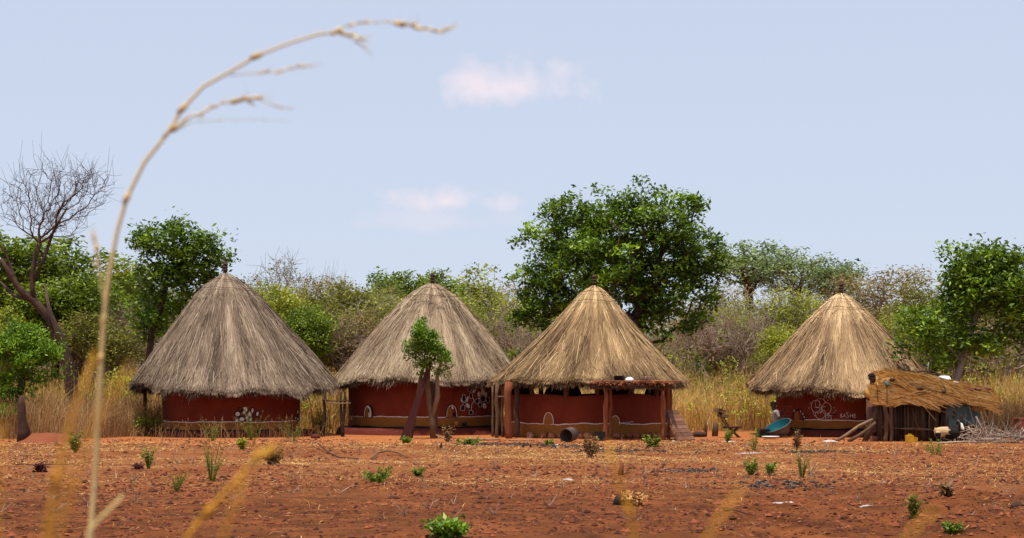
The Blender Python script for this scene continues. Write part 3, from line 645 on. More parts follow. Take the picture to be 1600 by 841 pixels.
while xx < 1321:
    it.append((1, 'faint', 'line', [(xx, 655.5), (xx + .7, 653.6), (xx + 1.3, 655.2), (xx + 1.8, 654.2)], .5)); xx += 2.4
for yy in (636, 643, 650):
    xx = 1220.0
    while xx < 1236: it.append((1, 'faint', 'line', [(xx, yy + rg.normal(0, .4)), (xx + 1, yy - 1.8), (xx + 1.8, yy + .4), (xx + 2.4, yy - 1)], .6)); xx += 3.6
n_wr = len(it)
it += [(0, 'black', 'fill', arch(1247.5, 657, 9.5, 18)), (1, 'earthred', 'fill', arch(1247, 657, 7.6, 15.5)), (2, 'ochre', 'fill', arch(1245, 657, 4.2, 14.5))]
for (x_, y_) in ((1241, 642), (1251, 643), (1254.5, 647), (1256.6, 652)): it += [(2, 'black', 'fill', ell(x_, y_, 1.9, 2.8, -20)), (3, 'chalk', 'fill', ell(x_, y_, .9, 1.7, -20))]
for (x_, y_, rx, ry) in ((1360.5, 640, 2.4, 3), (1355.8, 649.5, 1.8, 2.2)): it += [(0, 'black', 'fill', ell(x_, y_, rx + 2.4, ry + 3)), (2, 'whitepaint', 'fill', ell(x_, y_, rx, ry))]
mural(h4, it[:n_ch], 'chalk_flower'); mural(h4, it[n_ch:n_wr], 'chalk_writing'); mural(h4, it[n_wr:], 'arch_mural')

# ---------------------------------------------------------------- trees
def skeleton(rng, trunk, targets, tipr, trunk_r, bf=.35, wig=.12, sagf=.0):
    """grow limbs from a trunk polyline to every target; returns branches [(pts, radii)] and tips"""
    pos = []; par = []; pl = []
    tr = [np.array(p, float) for p in trunk]
    for a, b_ in zip(tr[:-1], tr[1:]):
        m_ = max(1, int(np.linalg.norm(b_ - a) / .35))
        for k in range(m_): pos.append(a + (b_ - a) * k / m_)
    pos.append(tr[-1]); n0 = len(pos); par = [-1] + list(range(n0 - 1)); pl = [0.0]
    for i in range(1, n0): pl.append(pl[-1] + np.linalg.norm(pos[i] - pos[i - 1]))
    lo = max(1, int(n0 * .35)); 
    cap_ = n0 + len(targets) * 3 + 5
    A = np.zeros((cap_, 3)); A[:n0] = pos; PL = np.zeros(cap_); PL[:n0] = pl; n = n0
    par = par + [0] * (cap_ - n0); br = []
    top = tr[-1]; order = np.argsort(np.linalg.norm(targets - top, axis=1)); tips = []
    for ti in order:
        p = targets[ti]; d = np.linalg.norm(A[:n] - p, axis=1); cost = d + bf * PL[:n]
        cost[:lo] += 99; cost += np.maximum(0, A[:n, 2] - p[2]) * .5; j = int(np.argmin(cost)); D = d[j]
        ids = [j]; last = j
        for f_ in ((.36, .7, 1.0) if D > .3 else (1.0,)):
            q_ = A[j] + (p - A[j]) * f_
            if f_ < 1: q_ = q_ + rng.normal(0, wig * D * .6, 3) + np.array([0, 0, wig * D * .8 * (1 - f_)])
            A[n] = q_; par[n] = last; PL[n] = PL[last] + np.linalg.norm(q_ - A[last]); last = n; ids.append(n); n += 1
        br.append(ids); tips.append(last)
    cnt = np.zeros(n); 
    for t_ in tips:
        k = t_
        while k != -1: cnt[k] += 1; k = par[k]
    r = tipr * np.maximum(cnt, 1) ** .5; s_ = trunk_r / max(r[:n0].max(), 1e-6)
    r = tipr + (r - tipr) * min(s_, 3) if s_ < 1 else r
    r[:n0] = np.maximum(r[:n0], trunk_r * np.linspace(1, .45, n0))
    r[0] *= 1.25
    trk = (A[:n0], r[:n0])
    out = [(A[ids], np.minimum(np.r_[r[ids[1]] if len(ids) > 1 else r[ids[0]], r[ids[1:]]], 1)) for ids in br]
    return trk, out, A[:n], np.array(tips)
def leaves(mb, rng, cen, K, spread, size, droop=.25, cl=None, flat=.85, asp=.42):
    """K leaves round every clump centre; tint follows the clump plus each leaf's own"""
    n = len(cen) * K; c = np.repeat(cen, K, axis=0)
    off = np.clip(rng.normal(0, 1, (n, 3)), -1.7, 1.7) * spread * np.array([1, 1, flat]); c = c + off
    ct = np.repeat(rng.normal(.46, .21, len(cen)) if cl is None else cl, K)
    a = rng.random(n) * 2 * math.pi; el = rng.normal(-droop, .45, n)
    d = np.stack([np.cos(a) * np.cos(el), np.sin(a) * np.cos(el), np.sin(el)], -1)
    up = np.array([0, 0, 1.]) + rng.normal(0, .55, (n, 3)); s_ = np.cross(d, up); s_ /= np.linalg.norm(s_, axis=1)[:, None] + 1e-9
    L_ = size * rng.uniform(.6, 1.35, n)[:, None]; W = L_ * asp * rng.uniform(.8, 1.2, n)[:, None]
    q = np.stack([c - d * L_ * .5, c + s_ * W * .5 - d * L_ * .05, c + d * L_ * .5, c - s_ * W * .5 - d * L_ * .05], 1)
    mb.quads(q, np.clip(ct + rng.normal(0, .17, n), 0, 1))
def ellip_pts(rng, lobes, n):
    vol = np.array([l[3] * l[4] * l[5] for l in lobes]); k = rng.choice(len(lobes), n, p=vol / vol.sum()); L_ = np.array(lobes)[k]
    v = rng.normal(size=(n, 3)); v /= np.linalg.norm(v, axis=1)[:, None]; r = rng.random(n) ** .40
    return L_[:, :3] + v * r[:, None] * L_[:, 3:6]
def woody(trk, br, rng, tint=.5, sides=(8, 4), minr=0):
    mb = MB(); A, r = trk; mb.tube(list(A), list(r), sides[0], tint, wob=.12, rng=rng)
    for p, rr in br:
        if rr[0] < minr: continue
        mb.tube(list(p), list(rr), 5 if rr[0] > .03 else sides[1] - (rr[0] < .012), np.clip(tint + rng.normal(0, .12), 0, 1), cap=False)
    return mb
def tree(name, label, cat, trunk, lobes, ntip, K, spread, lsize, leafm, barkm, trunk_r, seed, tipr=.008, group=None, bf=.35, droop=.25, flat=.85, inner=.35, twigs=0, wig=.12, asp=.42):
    rng = np.random.default_rng(seed); root = thing(name, tuple(trunk[0]), label, cat, group)
    tg = ellip_pts(rng, lobes, ntip); trk, br, A, tips = skeleton(rng, trunk, tg, tipr, trunk_r, bf, wig)
    w = woody(trk, br, rng)
    if twigs:
        for t_ in A[tips]:
            for _ in range(twigs):
                d = rng.normal(0, .5, 3) + np.array([0, 0, .25]); w.tube([t_, t_ + d * .3 + rng.normal(0, .03, 3), t_ + d * .6], [tipr * .8, tipr * .6, tipr * .3], 3, .5, cap=False)
    w.build('trunk', M[barkm], root)
    if K:
        mb = MB(); leaves(mb, rng, A[tips], K, spread, lsize, droop, flat=flat, asp=asp)
        ins = A[tips][rng.random(len(tips)) < inner] ; 
        if len(ins): leaves(mb, rng, ins + rng.normal(0, spread * 1.5, ins.shape), max(2, K // 3), spread * 1.3, lsize, droop, asp=asp)
        mb.build('crown', M[leafm], root, smooth=False)
    return root
def E(px, py, rx, ry, Y, ryd=None, dY=0):
    """a crown lobe: photo centre and half sizes at distance Y"""
    c = P(px, py, Y + dY); s = (Y + dY) / F; return (c.x, c.y, c.z, rx * s, (ryd or rx) * s, ry * s)
def trunkline(pts, Y): return [P(px, py, Y)[:] for px, py in pts]
def ground_trunk(px, Y, *more):
    b_ = P(px, HY, Y); return [(b_.x, Y, float(gz(b_.x, Y)) - .1)] + [P(a, c, Y)[:] for a, c in more]

# big tree behind the third hut
Y = 58
tree('broadleaf_tree', 'largest dark green tree, rising behind the hut with the stick awning', 'tree',
     ground_trunk(985, Y, (985, 640), (982, 590), (988, 540), (985, 500)),
     [E(890, 365, 62, 62, Y), E(960, 345, 70, 42, Y), E(1045, 350, 68, 48, Y), E(850, 425, 55, 60, Y), E(930, 420, 75, 60, Y, dY=-1), E(1020, 415, 80, 60, Y, dY=1), E(1085, 400, 50, 45, Y), E(1075, 470, 45, 50, Y), E(835, 480, 35, 32, Y), E(880, 490, 55, 40, Y), E(1010, 480, 60, 45, Y, dY=1.2), E(1012, 298, 22, 24, Y), E(1040, 308, 26, 18, Y), E(1045, 520, 28, 22, Y), E(822, 368, 22, 16, Y), E(1118, 425, 30, 28, Y), E(1085, 505, 30, 26, Y), E(1105, 460, 34, 26, Y), E(815, 500, 22, 20, Y), E(870, 303, 18, 16, Y), E(940, 303, 20, 12, Y), E(1075, 315, 16, 12, Y), E(988, 322, 34, 24, Y)],
     760, 46, .19, .19, 'leaf_deep', 'bark', .26, 31, tipr=.012, bf=.3, flat=.6, inner=.2)
# tree behind the first hut
Y = 54
tree('broadleaf_tree', 'dark green loose-crowned tree just behind the left slope of the first hut', 'tree',
     ground_trunk(222, Y, (228, 600), (236, 530), (255, 470), (262, 430)),
     [E(250, 375, 42, 26, Y), E(300, 385, 45, 32, Y), E(340, 400, 26, 18, Y), E(225, 375, 26, 16, Y), E(250, 430, 42, 32, Y), E(300, 430, 40, 30, Y), E(235, 490, 36, 30, Y), E(270, 350, 18, 12, Y), E(240, 520, 26, 15, Y), E(280, 470, 30, 28, Y), E(355, 390, 12, 10, Y)],
     240, 40, .16, .17, 'leaf_deep', 'bark', .11, 33, tipr=.008)
# right-hand tree over the shelter
Y = 46.4
tree('broadleaf_tree', 'dark green tree on the right rising behind the reed-roofed shelter', 'tree',
     ground_trunk(1488, Y, (1490, 640), (1495, 590), (1510, 540), (1530, 480), (1545, 440)),
     [E(1505, 415, 32, 32, Y), E(1560, 415, 38, 30, Y), E(1535, 450, 58, 40, Y), E(1580, 470, 40, 42, Y), E(1500, 480, 36, 30, Y), E(1432, 500, 36, 16, Y), E(1408, 535, 18, 20, Y), E(1455, 530, 36, 18, Y), E(1530, 535, 44, 26, Y), E(1590, 530, 26, 24, Y), E(1485, 392, 12, 14, Y), E(1532, 388, 10, 12, Y), E(1590, 400, 16, 12, Y), E(1620, 470, 40, 50, Y), E(1480, 568, 28, 14, Y)],
     360, 42, .17, .17, 'leaf_deep', 'barkpale', .10, 35, tipr=.007)
# bare tree on the left
rng = np.random.default_rng(41); Y = 50
root = thing('bare_tree', G(112, 677)[:], 'tall leafless tree with a dark leaning trunk at the left edge', 'tree')
main = ground_trunk(116, Y, (114, 640), (110, 585), (98, 545), (78, 498), (52, 470), (30, 452), (14, 425), (2, 405))
mb = MB(); mb.tube(main, [.25, .20, .19, .17, .14, .12, .10, .08, .05], 10, .45, wob=.15, rng=rng)
mb.tube([P(96, 545, Y)[:], P(88, 515, Y - .2)[:], P(76, 480, Y - .3)[:], P(70, 444, Y - .3)[:]], [.09, .07, .055, .03], 7, .8, wob=.2, rng=rng)
mb.tube([P(50, 470, Y)[:], P(22, 462, Y)[:], P(0, 440, Y + .4)[:]], [.07, .05, .03], 6, .4)
mb.tube([P(30, 452, Y)[:], P(20, 425, Y + .3)[:], P(8, 395, Y + .3)[:], P(-25, 350, Y + .3)[:]], [.06, .05, .035, .02], 6, .4)
tgs = ellip_pts(rng, [E(60, 285, 42, 38, Y), E(120, 300, 52, 42, Y), E(20, 320, 30, 45, Y), E(150, 285, 32, 18, Y), E(80, 340, 60, 35, Y)], 330)
trk, br, A, tips = skeleton(rng, [P(52, 468, Y)[:], P(50, 430, Y)[:], P(56, 400, Y)[:], P(62, 380, Y)[:]], tgs, .006, .07, bf=.55, wig=.10)
mb.tube(list(trk[0]), list(trk[1]), 7, .5)
tr2 = [P(53, 440, Y)[:], P(70, 400, Y)[:], P(84, 360, Y)[:], P(105, 325, Y)[:]]; mb.tube(tr2, [.055, .05, .04, .025], 6, .5)
for p, rr in br: mb.tube(list(p), list(rr), 3 if rr[0] < .02 else 5, .5, cap=False)
for t_ in A[tips]:
    for _ in range(2):
        d = rng.normal(0, .35, 3) + np.array([0, 0, .3]); mb.tube([t_, t_ + d * .35 + rng.normal(0, .03, 3), t_ + d * .8], [.0055, .0045, .0025], 3, .5, cap=False)
mb.build('trunk', M['bark'], root)
mb = MB(); leaves(mb, rng, A[tips][rng.random(len(tips)) < .16], 8, .09, .06, cl=None); mb.build('dry_leaves', M['leaf_dead'], root, smooth=False)
# shrub at the left edge with feathery leaves
Y = 46.5
tree('leafy_shrub', 'bright green bushy shrub at the left edge in front of the bare tree', 'shrub', ground_trunk(38, Y, (36, 660), (30, 620), (38, 580)),
     [E(45, 522, 26, 12, Y), E(15, 535, 36, 16, Y), E(70, 548, 26, 14, Y), E(84, 570, 15, 14, Y), E(-15, 555, 30, 20, Y), E(48, 562, 36, 14, Y), E(15, 590, 30, 11, Y), E(60, 588, 24, 8, Y), E(25, 512, 10, 7, Y), E(8, 620, 26, 14, Y), E(48, 615, 16, 8, Y), E(90, 585, 8, 10, Y)], 200, 50, .13, .12, 'leaf_bright', 'bark', .10, 43, droop=.6, asp=.35)
tree('leafy_shrub', 'small low green shrub touching the left frame edge', 'shrub', ground_trunk(4, Y - .6, (2, 670), (4, 655)),
     [E(8, 645, 24, 12, Y - .6), E(-6, 655, 16, 12, Y - .6)], 50, 34, .10, .08, 'leaf_bright', 'bark', .03, 44, droop=.5, asp=.35)
root = thing('dead_stump', G(36, 691)[:], 'thick dark broken stump under the left shrub', 'stump')
mb = MB(); g = G(36, 691); mb.tube([(g.x, g.y, -.1), (g.x + .02, g.y, .3), (g.x - .03, g.y, .6), (g.x - .05, g.y, .95), (g.x - .02, g.y, 1.2)], [.17, .13, .12, .10, .05], 9, .4, wob=.45, rng=rng); mb.build('trunk', M['bark'], root)
root = thing('dead_stump', (P(98, 620, 50.8).x, 50.8, 0), 'pale split stump standing in dry grass right beside the bare tree trunk', 'stump')
mb = MB(); mb.tube([(P(98, 620, 50.8).x, 50.8, -.1), (P(98, 620, 50.8).x + .03, 50.8, .6), (P(98, 620, 50.8).x + .05, 50.8, 1.1)], [.13, .12, .07], 8, .7, wob=.3, rng=rng); mb.build('trunk', M['wood'], root)

# small lopped tree and leaning board before hut 2
Yl = 45.6
rng = np.random.default_rng(51)
root = thing('lopped_tree', G(678, 687)[:], 'small lopped tree with a bushy green top standing before the second hut', 'tree')
bx = lambda px, py, dy=0: P(px, py, Yl + dy)[:]
mb = MB()
mb.tube([bx(678, 688), bx(676, 660), bx(671, 630, .05), bx(668, 600), bx(670, 570)], [.10, .085, .08, .07, .06], 9, .55, wob=.35, rng=rng)
mb.tube([bx(676, 650), bx(684, 620, -.05), bx(683, 590), bx(690, 562)], [.06, .065, .055, .04], 8, .75, wob=.35, rng=rng)
mb.tube([bx(680, 688, .1), bx(681, 640, .12), bx(676, 600, .1)], [.07, .06, .05], 7, .3, wob=.3, rng=rng)
mb.tube([bx(640, 689, .4), bx(650, 640, .35), bx(657, 590, .3), bx(665, 560, .2)], [.065, .055, .05, .04], 8, .6, wob=.3, rng=rng)
mb.build('trunk', M['wood'], root)
tg = ellip_pts(rng, [E(662, 520, 20, 20, Yl), E(672, 540, 24, 20, Yl), E(645, 545, 18, 15, Yl), E(692, 560, 18, 16, Yl), E(665, 565, 16, 18, Yl), E(660, 505, 8, 6, Yl), E(655, 590, 6, 18, Yl), E(688, 583, 12, 10, Yl)], 150)
mb = MB(); leaves(mb, rng, tg, 46, .075, .085, .4, asp=.4); mb.build('crown', M['leaf_bright'], root, smooth=False)
mb = MB(); a = Vector(bx(631, 688, -.45)); b_ = Vector(bx(673, 566, -.1)); d = (b_ - a).normalized(); sd = d.cross(Vector((0, 1, .2))).normalized(); nn = d.cross(sd)
V = []
for k, (p, w_) in enumerate(((a, .115), (a + (b_ - a) * .5, .085), (b_, .055))):
    for sx_, sy_ in ((-1, -1), (1, -1), (1, 1), (-1, 1)): V.append(p + sd * w_ * sx_ + nn * .03 * sy_)
mb.add([v[:] for v in V], [(0, 1, 5, 4), (1, 2, 6, 5), (2, 3, 7, 6), (3, 0, 4, 7), (4, 5, 9, 8), (5, 6, 10, 9), (6, 7, 11, 10), (7, 4, 8, 11), (3, 2, 1, 0), (8, 9, 10, 11)])
tag(mb.build('leaning_board', M['maroon'], smooth=False), 'long maroon board leaning against the small lopped tree', 'board')

# ---- woodland behind: individual trees that can be told apart
def proto(kind, seed):
    rng = np.random.default_rng(seed); h = 7.0
    if kind in ('round', 'lime', 'olive', 'dusty'):
        lobes = [(rng.normal(0, .9), rng.normal(0, .9), rng.uniform(3.2, 5.8), rng.uniform(1.2, 1.9), rng.uniform(1.2, 1.9), rng.uniform(.8, 1.3)) for _ in range(6)] + [(0, 0, 5.7, 1.3, 1.3, 1.1)]
        trunk = [(0, 0, -.2), (.1, 0, 1), (.0, .1, 2.2), (.1, 0, 3.3)]
    elif kind == 'umbrella':
        lobes = [(-2.2, 0, 5.6, 1.7, 1.6, .55), (0, .3, 6.3, 2.0, 1.8, .6), (2.1, 0, 5.9, 1.7, 1.6, .55), (.8, -.4, 5.1, 1.6, 1.5, .45)]; trunk = [(0, 0, -.2), (.1, 0, 1.5), (-.1, 0, 2.9), (.1, 0, 3.9)]
    else:
        lobes = [(rng.normal(0, 1.1), rng.normal(0, 1.0), rng.uniform(2.6, 5.6), 1.7, 1.5, 1.3) for _ in range(5)] + [(0, 0, 5.6, 1.5, 1.3, 1.2)]
        trunk = [(0, 0, -.2), (.15, 0, .8), (-.05, 0, 1.6), (.1, 0, 2.4)]
    cfg = {'round': (300, 40, .25, .21, 'leaf_green', 'bark'), 'lime': (270, 32, .25, .20, 'leaf_lime', 'barkpale'), 'olive': (300, 36, .27, .17, 'leaf_olive', 'barkpale'),
           'dusty': (300, 30, .28, .15, 'leaf_dusty', 'barkbrown'), 'umbrella': (150, 34, .20, .17, 'leaf_hazed', 'bark'), 'sparse': (250, 22, .25, .18, 'leaf_lime', 'barkpale'), 'bare': (260, 3, .22, .10, 'leaf_dusty', 'barkbrown'), 'pale': (210, 9, .24, .15, 'leaf_hazed', 'barkpale')}[kind]
    n, K, sp, ls, lm, bm_ = cfg
    tg = ellip_pts(rng, lobes, n); trk, br, A, tips = skeleton(rng, trunk, tg, .013, .17, .45)
    w = woody(trk, br, rng, .6 if bm_ != 'bark' else .4, (6, 4))
    if kind in ('bare', 'sparse', 'pale'):
        for t_ in A[tips]:
            for _ in range(6 if kind == 'bare' else 3):
                d = rng.normal(0, .6, 3) + np.array([0, 0, .4]); w.tube([t_, t_ + d * .4 + rng.normal(0, .05, 3), t_ + d * .85], [.011, .009, .005], 3, .6, cap=False)
    mb = MB(); leaves(mb, rng, A[tips], K, sp, ls, .2, flat=.7)
    return w, M[bm_], mb, M[lm]
PROTO = {}
def woodtree(kind, var, px, top, Yd, label, wf=1.0, group='woodland trees behind the huts'):
    """copy of one of the tree kinds, scaled so that its top stands at photo row top"""
    key = (kind, var)
    x_ = (px - HX) * Yd / F; zb = float(gz(x_, Yd)); zt = H + (HY - top) * Yd / F; s = (zt - zb) / 7.15
    if key not in PROTO:
        w, wm, mb, lm = proto(kind, hash_(kind) + var); a = w.build('trunk', wm); c = mb.build('crown', lm, smooth=False); PROTO[key] = (a.data, c.data)
        bpy.data.objects.remove(a); bpy.data.objects.remove(c)
    root = thing({'umbrella': 'umbrella_tree', 'bare': 'bare_tree', 'sparse': 'thinly_leaved_tree', 'pale': 'thinly_leaved_tree'}.get(kind, 'woodland_tree'), (x_, Yd, zb), label, 'tree', group)
    root.scale = (s * wf, s * wf, s); root.rotation_euler = (0, 0, (px * 1.7) % 6.28)
    for nm, me in zip(('trunk', 'crown'), PROTO[key]):
        o = bpy.data.objects.new(nm, me); COL.objects.link(o); o.parent = root
    return root
def hash_(s): return sum(ord(c) * (i + 3) for i, c in enumerate(s))
W_ = [
 ('round', 0, 30, 352, 66, 'mid green tree at the left edge behind the bare tree', 1.25),
 ('round', 1, 118, 358, 68, 'broad mid green tree seen through the branches right of the bare tree', 1.3),
 ('lime', 0, 185, 385, 70, 'yellowish green tree between the blurred grass stalk and the first hut', 1.1),
 ('round', 2, 85, 420, 62, 'low green tree directly behind the trunk of the leafless tree', 1.1),
 ('dusty', 0, 150, 405, 80, 'dusty brown tree low behind the left green trees', 1.2),
 ('olive', 0, 385, 420, 84, 'olive tree just right of the first hut peak', 1.0),
 ('lime', 1, 432, 432, 70, 'bright yellow green tree beside the right slope of the first hut', .85),
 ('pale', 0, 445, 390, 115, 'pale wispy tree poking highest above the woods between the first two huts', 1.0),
 ('dusty', 1, 480, 418, 100, 'brownish hazy tree right of the pale wispy treetop', 1.1),
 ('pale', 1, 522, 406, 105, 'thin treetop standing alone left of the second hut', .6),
 ('olive', 1, 540, 424, 78, 'wide olive green tree left of the second hut peak', 1.15),
 ('round', 3, 590, 425, 80, 'mid green tree behind the left slope of the second hut', 1.1),
 ('round', 0, 635, 412, 88, 'green tree showing just left of the second hut peak', .9),
 ('round', 1, 690, 412, 86, 'green tree showing just right of the second hut peak', 1.0),
 ('lime', 2, 745, 403, 90, 'yellow green tree left of the largest tree', 1.05),
 ('sparse', 0, 775, 445, 74, 'thinly leaved pale branched tree between second hut and largest tree', 1.2),
 ('sparse', 1, 715, 450, 72, 'thin yellow leaved tree behind the right slope of the second hut', 1.0),
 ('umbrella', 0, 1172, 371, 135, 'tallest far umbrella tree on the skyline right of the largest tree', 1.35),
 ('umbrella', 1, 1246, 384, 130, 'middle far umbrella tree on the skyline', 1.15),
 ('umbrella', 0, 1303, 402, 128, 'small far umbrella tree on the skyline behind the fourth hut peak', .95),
 ('dusty', 0, 1140, 428, 100, 'brown dusty tree just right of the largest tree', 1.2),
 ('sparse', 2, 1150, 455, 74, 'thinly leaved tree with pale limbs right of the largest tree', 1.25),
 ('sparse', 3, 1222, 436, 72, 'yellow leaved open tree with pale limbs left of the fourth hut peak', 1.35),
 ('lime', 0, 1262, 445, 84, 'yellow green tree just left of the fourth hut peak', 1.1),
 ('dusty', 1, 1350, 415, 105, 'dusty olive tree just right of the fourth hut peak', 1.25),
 ('dusty', 2, 1405, 402, 100, 'high domed brownish olive tree between the fourth hut and the right tree', 1.5),
 ('olive', 2, 1440, 425, 92, 'olive tree tucked left of the right-hand dark tree', 1.2),
 ('lime', 1, 1392, 482, 70, 'low lime green tree behind the right slope of the fourth hut', .8),
 ('olive', 0, 1560, 412, 95, 'olive tree behind the right-hand dark tree', 1.3),
 ('dusty', 0, 1610, 408, 90, 'dusty tree at the right frame edge', 1.2),
 ('dusty', 2, 560, 440, 110, 'dusty tree deep in the woods left of the second hut', 1.5),
 ('dusty', 1, 660, 435, 112, 'dusty tree deep in the woods behind the second hut peak', 1.5),
 ('dusty', 0, 800, 425, 108, 'dusty tree mostly hidden by the left side of the largest tree', 1.5),
 ('olive', 1, 230, 425, 96, 'olive tree deep behind the tree next to the first hut', 1.4),
 ('bare', 0, 1105, 480, 66, 'bare purple brown tree under the right side of the largest tree', 1.3),
 ('bare', 1, 1180, 490, 68, 'bare brown twiggy tree left of the fourth hut roof', 1.3),
 ('bare', 2, 790, 490, 66, 'bare brown twiggy tree in the gap between the second and third huts', 1.3),
 ('bare', 0, 500, 500, 68, 'bare brown twiggy tree in the gap between the first and second huts', 1.2),
 ('bare', 1, 175, 470, 62, 'bare grey brown tree behind the blurred tall stalk', 1.4),
 ('bare', 2, 1570, 500, 62, 'bare twiggy tree low at the right edge', 1.3),
 ('round', 2, 1460, 470, 64, 'green bushy tree right behind the shelter roof', .9),
 ('lime', 2, 20, 470, 60, 'yellow green tree low at the left frame edge', 1.0),
 ('olive', 2, 520, 462, 70, 'low olive tree filling the gap right of the first hut roof', 1.3),
 ('round', 2, 470, 470, 66, 'low green tree right against the right slope of the first hut', .9),
 ('dusty', 1, 570, 470, 68, 'low dusty tree right above the left slope of the second hut', 1.2),
 ('olive', 1, 730, 470, 66, 'low olive tree right of the second hut slope', 1.0),
 ('dusty', 0, 1120, 500, 72, 'low dusty brown tree below the right edge of the largest tree', 1.5),
 ('lime', 1, 1210, 500, 66, 'low lime green tree touching the left slope of the fourth hut roof', .8),
 ('olive', 0, 1165, 478, 80, 'mid height olive tree between the largest tree and the fourth hut', 1.4),
 ('dusty', 2, 1050, 520, 74, 'low dusty tree under the largest tree beside the awning hut roof', 1.3),
 ('lime', 0, 1095, 478, 86, 'yellow green tree poking out under the right side of the largest tree', 1.2),
 ('sparse', 1, 1130, 470, 70, 'open yellow leaved tree nearest the largest tree on its right', 1.3),
 ('olive', 2, 1245, 470, 70, 'olive tree right against the upper left slope of the fourth hut', 1.0),
 ('lime', 2, 1430, 470, 76, 'yellow green tree between the fourth hut roof and the right-hand dark tree', 1.1),
 ('sparse', 3, 605, 450, 70, 'open yellow leaved tree above the left slope of the second hut', 1.2),
 ('lime', 1, 700, 455, 74, 'yellow green tree above the right slope of the second hut', 1.0),
 ('olive', 1, 150, 478, 60, 'low olive tree behind the blurred stalk at left', 1.3),
 ('dusty', 0, 1540, 480, 66, 'low dusty tree right behind the shelter tree', 1.4),

]
for kd, va, px, top, Yd, lb, wf in W_: woodtree(kd, va, px, top, Yd, lb, wf)

# thicket: the tangle of scrub and the far wood that reads as one mass
rng = np.random.default_rng(61)
tw = MB(); tl_ = MB(); n = 0
cs = []; 
for k in range(330):
    Yd = rng.uniform(66, 125); x_ = (rng.random() * 2 - 1) * (Yd * .33 + 2); zb = float(gz(x_, Yd)); hh = rng.uniform(2.2, 4.6)
    m_ = 14; base = np.array([x_, Yd, zb])
    for j in range(m_):
        a = rng.random() * 6.28; sp = rng.uniform(.2, 1.0) * hh * .45
        tip = base + np.array([math.cos(a) * sp, math.sin(a) * sp, hh * rng.uniform(.6, 1)]); mid = base + (tip - base) * .5 + rng.normal(0, .15, 3)
        tw.tube([base + rng.normal(0, .1, 3) * np.array([1, 1, 0]), mid, tip], [.022, .015, .007], 3, rng.uniform(.3, .9), cap=False)
        for _ in range(6):
            p = mid + (tip - mid) * rng.random(); d = rng.normal(0, .35, 3) + np.array([0, 0, .35]); tw.tube([p, p + d * .5 + rng.normal(0, .06, 3), p + d], [.010, .008, .004], 3, rng.uniform(.3, .9), cap=False)
    if rng.random() < .75: cs.append(base + np.stack([rng.normal(0, .9, 26), rng.normal(0, .9, 26), rng.uniform(.4, 1.05, 26) * hh], -1))
o = tw.build('thicket', M['barkbrown']); o['kind'] = 'stuff'; o['label'] = 'purple brown tangle of leafless scrub under the woodland'
leaves(tl_, rng, np.concatenate(cs), 10, .24, .15); o = tl_.build('scrub_leaves', M['leaf_olive'], smooth=False); o['kind'] = 'stuff'; o['label'] = 'scattered olive leaves on the distant scrub'
fw = MB(); cs = []
for k in range(260):
    Yd = rng.uniform(135, 175); x_ = (rng.random() * 2 - 1) * (Yd * .34 + 3); zb = float(gz(x_, Yd)); hh = rng.uniform(4.5, 8.2); c0 = np.array([x_, Yd, zb])
    cs.append(c0 + np.stack([rng.normal(0, 1.5, 42), rng.normal(0, 1.2, 42), hh * (.12 + .86 * rng.random(42) ** .7)], -1))
leaves(fw, rng, np.concatenate(cs), 12, .38, .30, flat=.6); o = fw.build('far_woodland', M['leaf_olive'], smooth=False); o['kind'] = 'stuff'; o['label'] = 'distant savanna woodland closing the view'
# green undergrowth bushes that stand out
def bush(px, Yd, wpx, hpx, leafm, label, seed, K=22, n=70, ls=.11, name='green_bush'):
    s = Yd / F; x_ = (px - HX) * s; zb = float(gz(x_, Yd)); w_ = wpx * s / 2; h_ = hpx * s
    tree(name, label, 'bush', [(x_, Yd, zb - .05), (x_ + .02, Yd, zb + h_ * .3)], [(x_, Yd, zb + h_ * .6, w_, w_ * .8, h_ * .4), (x_ - w_ * .4, Yd, zb + h_ * .4, w_ * .6, w_ * .6, h_ * .3), (x_ + w_ * .4, Yd, zb + h_ * .5, w_ * .6, w_ * .6, h_ * .3)], n, K, .11, ls, leafm, 'bark', .025, seed, tipr=.005)
bush(190, 56, 70, 100, 'leaf_lime', 'leafy green bush left of the first hut eave', 71, n=80)
bush(1095, 60, 60, 115, 'leaf_green', 'tall thin green bush right of the awning hut roof edge', 72, n=42, K=16)
bush(1130, 62, 70, 110, 'leaf_lime', 'yellow green bush in the grass between the third and fourth huts', 73, n=40, K=14)
bush(1060, 64, 60, 118, 'leaf_lime', 'yellow green bush close beside the largest tree foot', 74, n=45, K=15)
bush(805, 57, 34, 130, 'leaf_green', 'green bush filling the gap between the second and third roofs', 75, n=50)
bush(490, 55, 40, 75, 'leaf_lime', 'lime green bush in the gap right of the first hut', 76, n=36, K=14)
bush(1570, 52, 60, 62, 'leaf_lime', 'yellow green bush right of the shelter near the rusty box', 77, n=45, K=16)
bush(1555, 60, 90, 130, 'leaf_olive', 'olive bush behind the shelter at right', 78, n=60)
bush(1590, 64, 60, 150, 'leaf_green', 'green bush at the far right frame edge', 79, n=60)
bush(1213, 56, 36, 100, 'leaf_lime', 'lime bush seen under the left eave of the fourth hut', 80, n=26, K=12)
bush(228, 47.5, 40, 40, 'leaf_green', 'dark green weed clump beside the left corner of the first hut', 81, n=26, K=20, ls=.08)
bush(500, 49.5, 36, 28, 'leaf_lime', 'low lime green weed at the right foot of the first hut', 82, n=24, K=18, ls=.08)
bush(505, 56, 60, 100, 'leaf_olive', 'thin olive bush behind the little rail fence', 83, n=24, K=10)

